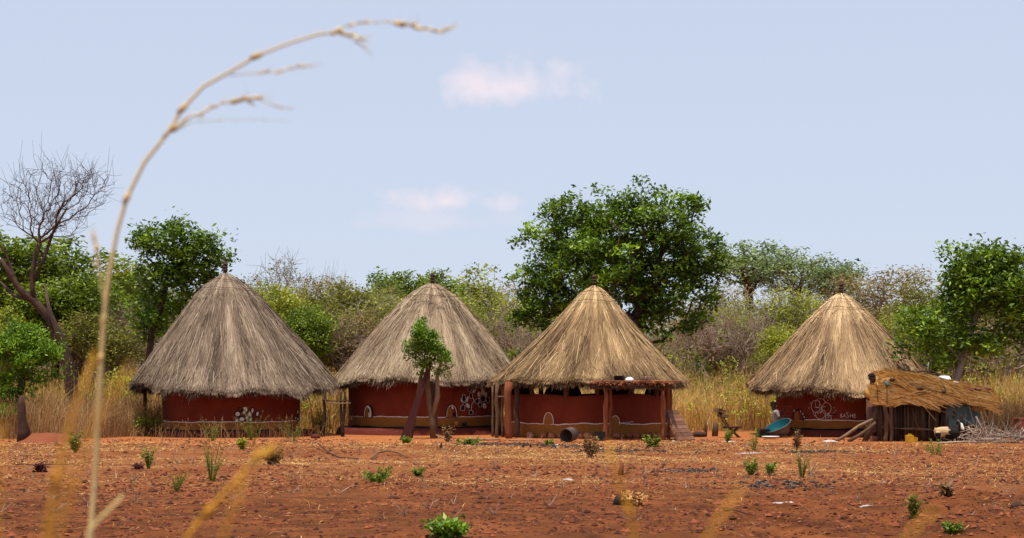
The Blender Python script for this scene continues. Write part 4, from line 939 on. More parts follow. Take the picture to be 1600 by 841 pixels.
# ---------------------------------------------------------------- grass
def grass(name, n, xf, yr, hr, matn, label, tintf=None, wid=(.006, .014), lean=.48, seed=0, mask=None, seeds=0):
    rng = np.random.default_rng(seed); y = rng.uniform(*yr, n); x = xf(y, rng); 
    if mask is not None:
        k = mask(x, y, rng); x = x[k]; y = y[k]
    n = len(x); z = gz(x, y) - .02; h = rng.uniform(*hr, n) * (.65 + .7 * vnoise(x + 500, y + 500, seed + 1, 1.1)); a = rng.random(n) * 6.28; ln = np.abs(rng.normal(0, lean, n)) * h
    d = np.stack([np.cos(a) * ln, np.sin(a) * ln, 0 * a], -1); B = np.stack([x, y, z], -1); Z = np.array([0, 0, 1.])
    m1 = B + Z * (h * .55)[:, None] + d * .3; T = B + Z * (h * (1 - .15 * np.minimum(1, ln / h)))[:, None] + d
    sa = rng.random(n) * 6.28; s_ = np.stack([np.cos(sa), np.sin(sa) * .4, 0 * sa], -1) * rng.uniform(*wid, n)[:, None]
    t_ = np.clip(.45 + (vnoise(x + 300, y + 300, seed + 5, 1.8) - .5) * .7 + rng.normal(0, .17, n), 0, 1)
    mb = MB(); mb.quads(np.stack([B - s_, B + s_, m1 + s_ * .8, m1 - s_ * .8], 1), t_ * .9); mb.quads(np.stack([m1 - s_ * .8, m1 + s_ * .8, T + s_ * .25, T - s_ * .25], 1), t_)
    if seeds:
        k = rng.random(n) < seeds; Tk = T[k]; sz = .05
        mb.quads(np.stack([Tk - s_[k] * 1.6 - Z * sz, Tk + s_[k] * 1.6 - Z * sz * .6, Tk + Z * sz, Tk - s_[k] * 1.2 + Z * sz * .4], 1), np.clip(t_[k] - .1, 0, 1))
    o = mb.build(name, M[matn], smooth=False); o['kind'] = 'stuff'; o['label'] = label; return o
fr_ = lambda y, rng: (rng.random(len(y)) * 2 - 1) * (y * .325 + 1.5)
huts_xy = [(h['c'], h['R'] + .5) for h in HUTS.values()]
def clear(x, y, rng=None):
    k = np.ones(len(x), bool)
    for (c, r) in huts_xy: k &= (x - c[0]) ** 2 + (y - c[1]) ** 2 > r * r
    return k
def edge_mask(x, y, rng):
    """grass begins behind the swept yard; the edge wanders, and comes forward at the far left"""
    e = 51.5 + 2.2 * vnoise(x + 90, y * 0 + 5, 8, 3) - 5.0 * smooth(-10.5, -13.5, x) - 3.0 * (np.exp(-((x + 5.6) / 1.0) ** 2)) - 4 * smooth(13.8, 15.2, x)
    return clear(x, y) & (y > e) & ((x > -10.3) | (rng.random(len(x)) < .45) | (y > 56))
grass('tall_dry_grass', 62000, fr_, (45, 63), (.7, 1.85), 'grass', 'tall golden dry grass standing behind the huts', seed=3, mask=edge_mask, seeds=.5)
grass('far_dry_grass', 30000, fr_, (62, 84), (1.0, 2.0), 'grass', 'golden dry grass running back into the woodland', seed=4, wid=(.012, .025))
grass('brown_dry_weeds', 20000, lambda y, r: r.uniform(-16.5, -10.2, len(y)), (45.0, 52), (.35, 1.25), 'grassbrown', 'dead brown weeds and brush at the left of the first hut', seed=6, lean=.5, wid=(.004, .010), mask=lambda x, y, r: clear(x, y) & (y > 44.2 + 2 * vnoise(x + 40, y * 0, 9, 2.) + 2.6 * smooth(-11.8, -10.4, x)), seeds=.3)
grass('brown_dry_weeds', 260, lambda y, r: r.uniform(-10.6, -4.9, len(y)), (45.2, 46.4), (.12, .6), 'grassbrown', 'sparse dead weeds growing against the foot of the first hut', seed=7, lean=.7, wid=(.003, .007), seeds=.5)
grass('brown_dry_weeds', 7000, lambda y, r: r.uniform(12.8, 16.5, len(y)), (46.5, 53), (.3, 1.1), 'grassbrown', 'dead brown weeds at the right of the shelter', seed=8, lean=.5)
grass('short_dry_grass', 5200, fr_, (17.5, 44), (.03, .11), 'strawbit', 'short scattered dry grass blades in the dug field', seed=12, wid=(.002, .005), lean=.9, mask=lambda x, y, r: vnoise(x + 70, y + 70, 44, 1.1) > .52)

# green weeds and shrub shoots standing in the dry grass (too many to count)
rng = np.random.default_rng(131); n = 1700; y = rng.uniform(50, 72, n); x = fr_(y, rng); k = clear(x, y) & (y > 52 - 4 * (x < -11)); k &= vnoise(x + 200, y + 100, 55, 2.5) > .42; x = x[k]; y = y[k]; z = gz(x, y)
st = MB(); cen = []
for a, b_, c in zip(x, y, z):
    hh = rng.uniform(.6, 2.0); p = np.array([a, b_, c]); t_ = p + np.array([rng.normal(0, .2), rng.normal(0, .2), hh]); st.tube([p, (p + t_) / 2 + rng.normal(0, .05, 3), t_], [.014, .010, .005], 3, .4, cap=False)
    for f_ in rng.uniform(.35, 1, 5): cen.append(p + (t_ - p) * f_ + rng.normal(0, .12, 3))
o = st.build('weed_stems', M['barkbrown'], smooth=False); o['kind'] = 'stuff'; o['label'] = 'thin brown weed stems among the tall dry grass'
mb = MB(); leaves(mb, rng, np.array(cen), 9, .085, .11, 0); o = mb.build('weed_leaves', M['leaf_lime'], smooth=False); o['kind'] = 'stuff'; o['label'] = 'yellow green weed leaves among the tall dry grass'
# dry sprigs and tufts lying and standing all over the field
rng = np.random.default_rng(133); y = 17 + 27 * rng.random(420) ** .8; x = fr_(y, rng) * .98; z = zfull(x, y); tw = MB()
for a, b_, c in zip(x, y, z):
    p = np.array([a, b_, c]); m_ = rng.integers(3, 9); hh = rng.uniform(.05, .22)
    for _ in range(m_):
        d = rng.normal(0, 1, 3) * np.array([.6, .6, .25]) + np.array([0, 0, .7]); d *= hh / np.linalg.norm(d) * rng.uniform(.5, 1.3); tw.tube([p, p + d * .5 + rng.normal(0, .01, 3), p + d], [.004, .003, .0015], 3, rng.random(), cap=False)
o = tw.build('dry_sprigs', M['barkbrown'], smooth=False); o['kind'] = 'stuff'; o['label'] = 'dead brown sprigs scattered over the field'

# ---------------------------------------------------------------- stick awning of the third hut
g = G(985, 688); Ya = g.y
root = thing('stick_awning', (P(988, HY, Ya).x, Ya + .4, 0), 'lean awning of piled red sticks on posts before the third hut', 'awning')
zt = 1.47
for px, Yp, r, sd in ((945, Ya, .062, 1), (1037, Ya + .05, .068, 2), (955, Ya + .95, .05, 3), (1045, Ya + .95, .045, 4)):
    post(root, px, Yp, zt - .05, r, 'woodred', 'post', lean=(.03 if sd == 1 else -.02), seed=sd * 10, tint=.55)
rng = np.random.default_rng(91)
for dy in (.02, .98):
    mb = MB(); mb.tube([P(924, 0, Ya + dy)[:2] + (zt - .07,) if 0 else (P(924, 0, Ya + dy).x, Ya + dy, zt - .06), (P(1050, 0, Ya + dy).x, Ya + dy, zt - .05)], .045, 8, .4, wob=.2, rng=rng); mb.build('beam', M['woodred'], root)
mb = MB(); x0 = P(923, 0, Ya).x; x1 = P(1050, 0, Ya).x
for k in range(95):
    x_ = x0 + (x1 - x0) * (k + rng.random()) / 95; r = rng.uniform(.014, .032); z_ = zt + rng.uniform(-.01, .07); a = rng.normal(0, .05)
    mb.tube([(x_ - a, Ya - rng.uniform(.05, .28), z_ + rng.normal(0, .015)), (x_, Ya + .5, z_ + .01), (x_ + a, Ya + 1.15, z_ + rng.normal(0, .02))], r, 6, rng.uniform(.1, 1), wob=.2, rng=rng)
mb.build('stick_layer', M['woodred'], root)
mb = MB()
for k in range(12):
    y_ = Ya + rng.uniform(-.2, 1.0); xa = rng.uniform(x0, x1 - .8); mb.tube([(xa, y_, zt + .10 + rng.normal(0, .01)), (xa + rng.uniform(.7, 1.3), y_ + rng.normal(0, .1), zt + .10 + rng.normal(0, .015))], .014, 5, rng.random())
mb.build('cross_sticks', M['woodred'], root)
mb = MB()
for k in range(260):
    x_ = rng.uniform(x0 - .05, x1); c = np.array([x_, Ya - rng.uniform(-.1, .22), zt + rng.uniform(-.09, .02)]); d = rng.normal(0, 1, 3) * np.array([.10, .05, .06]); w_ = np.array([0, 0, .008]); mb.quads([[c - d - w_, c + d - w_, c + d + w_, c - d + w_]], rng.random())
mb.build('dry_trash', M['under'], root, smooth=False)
# things on the awning
def lathe_thing(name, label, cat, c, prof, mt, rot=None, extra=None, n=28, group=None):
    mb = MB(); mb.lathe(c, prof, n, rot)
    o = mb.build(name, M[mt]) if extra is None else None
    if extra is None: return tag(o, label, cat, group)
    r = thing(name, c, label, cat, group); mb.build('body', M[mt], r); extra(r); return r
za = zt + .115
pc = (P(968, 0, Ya + .1).x, Ya + .15, za)
def pot_bits(r):
    for s_ in (-1, 1):
        m_ = MB(); m_.tube([(pc[0] + s_ * .145, pc[1] - .04, pc[2] + .09), (pc[0] + s_ * .185, pc[1] - .02, pc[2] + .10), (pc[0] + s_ * .185, pc[1] + .02, pc[2] + .10), (pc[0] + s_ * .145, pc[1] + .04, pc[2] + .09)], .008, 6); m_.build('handle', M['soot'], r)
lathe_thing('cooking_pot', 'black cooking pot standing on the stick awning', 'pot', pc, [(.001, 0), (.12, 0), (.14, .02), (.145, .12), (.152, .125), (.152, .135), (.138, .135), (.135, .03), (.001, .02)], 'soot', extra=pot_bits)
lathe_thing('bowl', 'upturned white bowl in the middle of the stick awning', 'bowl', (P(984, 0, Ya).x, Ya + .1, za), [(.12, 0), (.125, .006), (.10, .06), (.06, .085), (.05, .085), (.05, .098), (.001, .098)], 'enamel')
lathe_thing('bowl', 'shiny metal bowl near the right end of the stick awning', 'bowl', (P(1010, 0, Ya).x, Ya + .1, za), [(.001, .0), (.08, 0), (.12, .05), (.135, .09), (.15, .095), (.15, .10), (.13, .10), (.11, .05), (.001, .012)], 'silver')

# leaning plank panel beside the awning
root = thing('plank_panel', G(1062, 690)[:], 'weathered plank panel leaning beside the right post of the awning', 'board')
A = [P(1041, 641, 44.6), P(1058, 642, 45.5), P(1086, 691, 44.6), P(1060, 691, 43.9)]
tl0, tr0, br0, bl0 = A[0], A[1], A[2], A[3]
br0.z = bl0.z = .0
for k in range(8):
    f0, f1 = k / 8, (k + .93) / 8
    q = [tl0.lerp(bl0, f0), tr0.lerp(br0, f0), tr0.lerp(br0, f1), tl0.lerp(bl0, f1)]
    nn = (q[1] - q[0]).cross(q[3] - q[0]).normalized() * .02
    mb = MB(); V = [(p + nn)[:] for p in q] + [(p - nn)[:] for p in q]
    mb.add(V, [(0, 1, 2, 3), (7, 6, 5, 4), (0, 4, 5, 1), (1, 5, 6, 2), (2, 6, 7, 3), (3, 7, 4, 0)], .25 + .5 * rng.random()); mb.build('plank', M['plank'], root, smooth=False)
for a, b_ in ((tl0, bl0), (tr0, br0)):
    mb = MB(); o_ = Vector((-.04, .03, -.03)); mb.tube([(a + o_)[:], (b_ + o_)[:]], .03, 4, .3); mb.build('batten', M['plank'], root)
# drum, square black can, dark trough
c = G(889, 691); c.y -= .1
root = thing('metal_drum', c[:], 'open sooty metal drum lying on its side before the third hut', 'drum')
ax_ = Euler((math.radians(78), 0, math.radians(-38)))
mb = MB(); mb.lathe((c.x, c.y + .12, .185), [(.175, -.17), (.185, -.17), (.187, -.165), (.18, -.155), (.18, .06), (.186, .065), (.186, .08), (.18, .085), (.18, .20), (.001, .20), (.001, .19), (.172, .185), (.172, -.165), (.175, -.17)], 32, (math.radians(83), 0, math.radians(152)))
mb.build('shell', M['drum'], root)
c = G(937, 689)
root = thing('square_tin', c[:], 'square blackened tin can beside the left awning post', 'tin')
mb = MB(); x_, y_ = c.x, c.y; w_ = .145; h_ = .24
for a, b_, cc, dd in (((-w_, -w_), (w_, -w_), 0, 0), ((w_, -w_), (w_, w_), 0, 0), ((w_, w_), (-w_, w_), 0, 0), ((-w_, w_), (-w_, -w_), 0, 0)):
    t_ = .004; ix = lambda p, k: (x_ + p[0] * k, y_ + p[1] * k)
    V = [(*ix(a, 1), 0), (*ix(b_, 1), 0), (*ix(b_, 1), h_), (*ix(a, 1), h_), (*ix(a, .95), 0.01), (*ix(b_, .95), 0.01), (*ix(b_, .95), h_), (*ix(a, .95), h_)]
    mb.add(V, [(0, 1, 2, 3), (5, 4, 7, 6), (3, 2, 6, 7)])
mb.add([(x_ - w_, y_ - w_, .012), (x_ + w_, y_ - w_, .012), (x_ + w_, y_ + w_, .012), (x_ - w_, y_ + w_, .012)], [(0, 1, 2, 3)]); mb.build('can', M['soot'], root, smooth=False)
mb = MB(); mb.tube([(x_ - w_, y_, h_ - .02), (x_ - w_ * .8, y_ + .1, h_ * .72), (x_, y_ + .15, h_ * .5 + .1), (x_ + w_ * .9, y_ + .1, h_ * .8), (x_ + w_, y_, h_ - .02)], .005, 5); mb.build('wire_handle', M['soot'], root)
def hewn(name, label, cat, px0, px1, py, h, mt, Yo=0, seed=0):
    a = G(px0, py); b_ = G(px1, py); rg = np.random.default_rng(seed); root = thing(name, ((a + b_) / 2)[:], label, cat)
    mb = MB(); mb.tube([(a.x + (b_.x - a.x) * t_, a.y + Yo * t_, h * (.45 + .08 * rg.normal())) for t_ in (0, .06, .3, .6, .94, 1)], [h * .3, h * .5, h * .52, h * .5, h * .47, h * .3], 9, .4, wob=.25, rng=rg); mb.build('body', M[mt], root); return root
hewn('log', 'short dark log lying right of the leaning plank panel', 'log', 1080, 1104, 683, .17, 'bark', seed=3)
# stumps behind chair
for px, hh, r, lb in ((1102, .46, .05, 'thin broken stake left of the wooden chair in the grass edge'), (1117, .42, .09, 'rounded stump directly behind the wooden chair')):
    g = G(px, 682); mb = MB(); mb.tube([(g.x, g.y, -.1), (g.x + .02, g.y, hh * .6), (g.x, g.y, hh)], [r, r * .9, r * .6], 8, .5, wob=.3, rng=rng); tag(mb.build('stump', M['wood']), lb, 'stump')
# wooden chair (low two-plank stool chair with leaning back)
Yc_ = 46.6; root = thing('wooden_chair', (P(1142, 0, Yc_).x, Yc_, 0), 'rough dark wooden chair standing alone between the third and fourth huts', 'chair')
cp = lambda px, py, dy: P(px, py, Yc_ + dy)[:]
for dy in (-.18, .18):
    o_ = 6 if dy > 0 else 0
    mb = MB(); mb.tube([cp(1118 + o_, 640 + o_ * .3, dy), cp(1134 + o_ * .6, 664, dy), cp(1142 + o_ * .5, 673, dy)], .024, 6, .4, wob=.15, rng=rng); mb.build('back_frame', M['wood'], root)
    z0 = H + (HY - 668) * Yc_ / F
    for xa, xb in ((1154, 1134), (1139, 1156)):
        mb = MB(); mb.tube([(P(xa, 0, Yc_).x, Yc_ + dy, z0), (P(xb, 0, Yc_).x, Yc_ + dy, -.02)], .023, 6, .35); mb.build('leg', M['wood'], root)
for py, px in ((642.5, 1122), (650, 1127.5)):
    p = Vector(cp(px, py, 0)); mb = MB(); mb.box((p.x + .05, Yc_, p.z), (.20, .46, .09), (0, math.radians(18), .15), .5, jit=.02); mb.build('back_slat', M['wood'], root, smooth=False)
p = Vector(cp(1145, 667.5, 0)); mb = MB(); mb.box(p, (.46, .44, .05), (0, math.radians(-3), .05), .3, jit=.02); mb.build('seat', M['wood'], root, smooth=False)

# little rail fence between huts 1 and 2
Yf = 47.2; root = thing('rail_fence', (P(525, 0, Yf).x, Yf, 0), 'crooked pole and rail fence between the first and second huts', 'fence')
for px, py, r, dx in ((507, 612, .048, -.05), (532, 613, .042, .05), (539, 612, .046, -.06)):
    t_ = P(px, py, Yf); mb = MB(); rg = np.random.default_rng(px); pts = [(t_.x + dx * (1 - k / 5) + rg.normal(0, .015), Yf, -.1 + (t_.z + .1) * k / 5) for k in range(6)]; mb.tube(pts, [r * 1.15, r, r, r * .9, r * .85, r * .7], 7, .15, wob=.25, rng=rg); mb.build('post', M['bark'], root)
for ya, yb, xa, xb, tn in ((625, 626, 503, 546, .3), (629, 630, 509, 548, .8)):
    a = P(xa, ya, Yf - .05); b_ = P(xb, yb, Yf - .05); mb = MB(); mb.tube([a[:], a.lerp(b_, .4)[:2] + (a.z - .03,), b_[:]], [.02, .024, .018], 6, tn); mb.build('rail', M['wood'], root)
# broken bits near fence
mb = MB(); c = G(493, 685); mb.rock((c.x, c.y, .05), .14, .3, rng, .6); tag(mb.build('mud_lump', M['earthdark']), 'dark lump of broken mud plaster at the right foot of the first hut', 'rubble')
mb = MB(); c = G(448, 690.5); mb.box((c.x, c.y, .03), (.22, .1, .05), (0, .1, .2), .6, jit=.02); tag(mb.build('brick_piece', M['stone'], smooth=False), 'flat pale stone slab lying before the first hut', 'stone')
# earth mound at left
mb = MB(); c = G(60, 694); V = []; 
xx_ = np.linspace(-1, 1, 30); yy_ = np.linspace(-1, 1, 14); XX, YY = np.meshgrid(xx_, yy_); rr = np.sqrt(XX ** 2 + YY ** 2)
ZZ = .26 * np.clip(1 - rr ** 2, 0, 1) * (1 + .7 * (vnoise(XX + 5, YY + 5, 71, .25) - .5)) + .06 * (vnoise(XX + 5, YY + 5, 72, .1) - .5) * (rr < 1) - .03
I = np.arange(30 * 14).reshape(14, 30); mb.add(np.stack([c.x + XX * .85, c.y + 1.0 + YY * .8, ZZ], -1).reshape(-1, 3), np.stack([I[:-1, :-1], I[:-1, 1:], I[1:, 1:], I[1:, :-1]], -1).reshape(-1, 4), .75)
tag(mb.build('earth_mound', M['clod']), 'low crumbly mound of red earth below the left shrub', 'mound')

# ---------------------------------------------------------------- reed-roofed shelter
Ys = 43.3; s_ = F / Ys
sp = lambda px, py, dy=0: P(px, py, Ys + dy)
root = thing('stake_shelter', (sp(1460, 0).x, Ys + .8, 0), 'low stake-walled animal shelter with a shaggy golden reed roof', 'shelter')
rng = np.random.default_rng(101)
xa, xb = sp(1380, 0).x, sp(1530, 0).x
topz = lambda x: np.interp(x, [sp(1380, 0).x, sp(1450, 0).x, sp(1500, 0).x, sp(1532, 0).x], [H - 30 / s_, H - 24 / s_, H - 22 / s_, H - 40 / s_])
nst = 56
for k in range(nst):
    x_ = xa + (xb - xa) * (k + .5 * rng.random()) / nst; r = rng.uniform(.022, .05) if rng.random() < .8 else .075
    z1 = float(topz(x_)) + .08; mb = MB(); y_ = Ys + .22 + rng.normal(0, .03); ln = rng.normal(0, .03)
    mb.tube([(x_, y_, -.05), (x_ + ln * .5 + rng.normal(0, .01), y_, z1 * .5), (x_ + ln, y_, z1)], [r, r * .92, r * .8], 6, np.clip(rng.normal(.16, .18), 0, 1), wob=.25, rng=rng); mb.build('wall_stake', M['wood'], root)  # shade on the front wall is put into the stakes' low tint
for side, xs_ in ((0, xa), (1, xb)):
    mb = MB()
    for k in range(16):
        y_ = Ys + .3 + 1.6 * k / 16; mb.tube([(xs_ + rng.normal(0, .02), y_, -.05), (xs_ + rng.normal(0, .03), y_, float(topz(xs_)))], rng.uniform(.03, .05), 6, rng.uniform(.1, .6), wob=.2, rng=rng)
    mb.build('side_wall', M['wood'], root)
mb = MB()
for k in range(48): x_ = xa + (xb - xa) * k / 48; mb.tube([(x_, Ys + 1.9, -.05), (x_, Ys + 1.9, float(topz(x_)) + .2)], .036, 5, .3)
mb.build('back_wall', M['wood'], root)
for p0, p1, p2, r, tn in (((1378, 667), (1420, 671), (1458, 672), .018, .5), ((1380, 670), (1430, 669), (1456, 671), .012, .7), ((1388, 630), (1440, 633), (1495, 650), .02, .7), ((1425, 640), (1433, 665), (1441, 675), .015, .5), ((1470, 636), (1490, 640), (1508, 655), .014, .8)):
    mb = MB(); mb.tube([sp(*p0, .10)[:], sp(*p1, .08)[:], sp(*p2, .1)[:]], r, 6, tn, wob=.2, rng=rng); mb.build('tied_pole', M['wood'], root)
# tarpaulin hung over the right half of the wall
mb = MB(); nx_, nz_ = 26, 12; V = []
for j in range(nz_):
    for i in range(nx_):
        u = i / (nx_ - 1); v = j / (nz_ - 1); px = 1478 + u * 53; pyt = 619 + 8 * u; pyb = 664 - 4 * math.sin(u * 5) + 8 * (u < .3)
        V.append(sp(px, pyt + (pyb - pyt) * v, .10 + .025 * math.sin(u * 31) * (.4 + v) + .02 * math.sin(v * 9 + u * 12))[:])
mb.add(V, [(j * nx_ + i, j * nx_ + i + 1, (j + 1) * nx_ + i + 1, (j + 1) * nx_ + i) for j in range(nz_ - 1) for i in range(nx_ - 1)], .35); o = mb.build('tarpaulin', M['tarp'], root)
sm = o.modifiers.new('thick', 'SOLIDIFY'); sm.thickness = .006
# roof: sagging slab of reeds, thick hanging front bundle at the left
tx = [1358, 1371, 1379, 1400, 1440, 1480, 1515, 1540, 1556]; ttop = [606, 601, 586, 584, 589, 595, 603, 612, 624]; tbot = [629, 632, 631, 631, 629, 620, 626, 638, 640]
mb = MB(); n = 40; V = []
for i in range(n):
    px = 1359 + (1556 - 1359) * i / (n - 1); a = np.interp(px, tx, ttop) + 2; b_ = np.interp(px, tx, tbot) - 4
    zA = H + (HY - a) / s_; zB = H + (HY - b_) / s_; x_ = sp(px, 0).x; f_ = 1 if px > 1388 else .25
    for (yy, zz) in ((Ys - .08, zB), (Ys - .12, (zA + zB) / 2), (Ys + .05, zA - .06), (Ys + .25, zA), (Ys + .26 + 1.9 * f_, zA - .05), (Ys + .25 + 1.9 * f_, zA - .18), (Ys + .2, zB + .05)): V.append((x_, yy, zz))
m_ = 7; Fs = [(i * m_ + j, i * m_ + (j + 1) % m_, (i + 1) * m_ + (j + 1) % m_, (i + 1) * m_ + j) for i in range(n - 1) for j in range(m_)] + [tuple(range(m_))[::-1], tuple(range((n - 1) * m_, n * m_))]
mb.add(V, Fs, .25); roof = mb.build('reed_roof', M['reed'], root)
mb = MB(); N_ = 6500
for k in range(N_):
    px = 1360 + 186 * rng.random(); v = rng.random(); v = v + .05 * math.sin(v * 38 + px * .03)
    a = np.interp(px, tx, ttop); b_ = np.interp(px, tx, tbot)
    L_ = rng.uniform(.3, 1.1) if px > 1410 else rng.uniform(.15, .5)
    front = rng.random() < .62
    x_ = sp(px, 0).x
    if front:
        zA = H + (HY - a) / s_; zB = H + (HY - b_) / s_; z_ = zA + (zB - zA) * v; y_ = Ys - .10 + .34 * (1 - v) ** 1.3 - .20 * math.sin(math.pi * v) - rng.uniform(0, .03)
        sl = -.28 if px > 1420 else -.05 - .1 * (1 - v); d = np.array([1, rng.normal(0, .04), sl + rng.normal(0, .10 + .12 * (px < 1440))])
    else:
        if px < 1390: continue
        y_ = Ys - .05 + v * 2.0; z_ = H + (HY - a) / s_ - .04 * v + rng.uniform(0, .04); d = np.array([1, rng.normal(0, .15), -.22 + rng.normal(0, .05)])
    c = np.array([x_, y_, z_]); e = c + d * L_ * .5; s0 = c - d * L_ * .5
    lim = sp(1373, 0).x if z_ > H - .02 else sp(1357, 0).x
    if c[0] < lim: continue
    if s0[0] < lim: s0 = c + (s0 - c) * max(0, (c[0] - lim) / (c[0] - s0[0] + 1e-6))
    if e[0] > sp(1558, 0).x: e = c
    mdl = (s0 + e) / 2 + np.array([0, 0, rng.normal(0, .012)]); r = rng.uniform(.006, .013); ti = float(np.clip(rng.normal(.60, .20) + .26 * math.sin(v * 38 + px * .03 + 1) , 0, 1))
    w_ = np.array([0, -.35 * r, r]); mb.quads([[s0 - w_ * .5, s0 + w_ * .5, mdl + w_, mdl - w_], [mdl - w_, mdl + w_, e + w_ * .5, e - w_ * .5]], ti)
mb.build('reeds', M['reed'], roof, smooth=False)
mb = MB()
for (x0_, y0_, x1_, y1_) in ((1368, 592, 1372, 628), (1384, 590, 1386, 631), (1470, 596, 1478, 612), (1420, 600, 1500, 622)):
    mb.tube([sp(x0_, y0_, -.26)[:], sp((x0_ + x1_) / 2 + 1, (y0_ + y1_) / 2, -.30)[:], sp(x1_, y1_, -.26)[:]], .010, 5, .3)
for (px, py, w_) in ((1394, 593, .08), (1438, 607, .07), (1475, 612, .05)): mb.rock(sp(px, py, -.27)[:], w_, .2, rng, .7)
mb.build('binding', M['wood'], root)
for px, r in ((1543, .025), (1384, .06), (1392, .05)): post(root, px, Ys - .02, H + (HY - 632) / s_, r, 'wood', 'roof_post', seed=px)
mb = MB(); mb.rock(sp(1386, 600, -.28)[:], .06, .5, rng, 1.4); tag(mb.build('cloth_rag', M['tarp']), 'small faded green rag tied to the left end of the reed roof', 'rag')
# things on the roof
def roofz(px): return H + (HY - np.interp(px, tx, ttop)) / s_
px = 1480; lathe_thing('basin', 'white enamel basin upside down on the reed roof', 'basin', (sp(px, 0).x, Ys + .30, roofz(px) + .0), [(.20, 0), (.205, .008), (.19, .02), (.15, .10), (.12, .125), (.05, .13), (.001, .13)], 'enamel')
px = 1494; lathe_thing('basin', 'small white dish on the reed roof right of the white basin', 'dish', (sp(px, 0).x, Ys + .05, roofz(px) - .01), [(.085, 0), (.09, .006), (.06, .045), (.001, .05)], 'enamel')
for px, w_, lb, yy in ((1528, .20, 'crumpled maroon cloth heaped on the right end of the reed roof', .15), (1508, .17, 'brown crumpled hide lying right behind the small white dish on the reed roof', .5)):
    mb = MB(); c = (sp(px, 0).x, Ys + yy, roofz(px) + .02)
    for k in range(6): mb.rock((c[0] + rng.normal(0, w_ * .8), c[1] + rng.normal(0, .1), c[2] + rng.normal(0, .02) - (.02 if px > 1520 else 0)), w_ * rng.uniform(.4, .7), rng.random(), rng, .45)
    tag(mb.build('crumpled_cloth', M['rag' if px > 1520 else 'plank']), lb, 'cloth')
mb = MB()
for (a, b_) in (((1428, 584), (1450, 580)), ((1438, 587), (1462, 581)), ((1425, 586), (1470, 586)), ((1450, 578), (1468, 588))): mb.tube([sp(*a, .5)[:], sp((a[0] + b_[0]) / 2, (a[1] + b_[1]) / 2 - 2, .5)[:], sp(*b_, .5)[:]], .02, 5, .2)
tag(mb.build('dark_sticks', M['bark']), 'dark bent sticks lying on top of the reed roof behind', 'sticks')
mb = MB(); mb.tube([sp(1451, 592, .4)[:], sp(1450, 578, .4)[:], sp(1451, 566, .4)[:]], .017, 6, .8, wob=.9, rng=rng); tag(mb.build('chain', M['greymetal']), 'grey knotted chain hanging above the reed roof from a branch', 'chain')
# right end ragged dark mass under the roof
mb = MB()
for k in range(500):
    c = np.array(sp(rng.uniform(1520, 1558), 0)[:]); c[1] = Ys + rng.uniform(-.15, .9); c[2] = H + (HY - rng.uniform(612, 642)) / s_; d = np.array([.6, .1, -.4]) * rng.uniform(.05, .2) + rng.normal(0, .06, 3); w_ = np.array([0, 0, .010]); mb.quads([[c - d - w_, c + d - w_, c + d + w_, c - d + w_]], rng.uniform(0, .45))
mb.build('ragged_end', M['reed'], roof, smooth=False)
# leaning poles and trunk at the left of the shelter
for nm, pts, r, lb, tn, dy in (('leaning_pole', [(1306, 690), (1322, 680), (1342, 666), (1364, 655)], .045, 'upper pale pole leaning against the left end of the shelter', .75, -.1),
                           ('leaning_pole', [(1325, 690), (1342, 681), (1360, 668), (1368, 660)], .05, 'lower darker pole leaning under the paler one', .45, -.2),
                           ('leaning_pole', [(1350, 692), (1357, 676), (1366, 655), (1372, 630)], .075, 'thick forked dark post at the left corner of the shelter', .35, .1)):
    mb = MB(); mb.tube([sp(x_, y_, dy)[:] for x_, y_ in pts], [r, r * .95, r * .9, r * .8], 8, tn, wob=.25, rng=rng)
    if tn == .35: mb.tube([sp(1357, 676, .1)[:], sp(1354, 668, .05)[:], sp(1350, 662, 0)[:]], [.04, .03, .02], 6, .5)
    if tn == .75: mb.tube([sp(1318, 684, -.1)[:], sp(1319, 689, -.1)[:]], .018, 5, .7)
    tag(mb.build(nm, M['wood']), lb, 'pole')
mb = MB(); c = G(1367, 689); mb.box((c.x, c.y, .06), (.2, .14, .12), (0, 0, .3), .6, jit=.02); tag(mb.build('brick', M['brick'], smooth=False), 'pale red brick at the left foot of the shelter', 'brick')
# yellow can piece
c = G(1425, 691); root = thing('yellow_container', c[:], 'cut yellow plastic container on the ground before the shelter', 'container')
mb = MB(); mb.box((c.x - .06, c.y, .09), (.17, .16, .17), (0, 0, .2), .5, jit=.02); mb.box((c.x + .08, c.y, .06), (.14, .15, .12), (0, .1, -.2), .4, jit=.03); mb.build('body', M['yellow'], root, smooth=False)
mb = MB(); mb.tube([(c.x - .12, c.y, .17), (c.x - .08, c.y, .205), (c.x - .02, c.y, .20), (c.x + .0, c.y, .17)], .012, 6); mb.build('handle', M['yellow'], root)
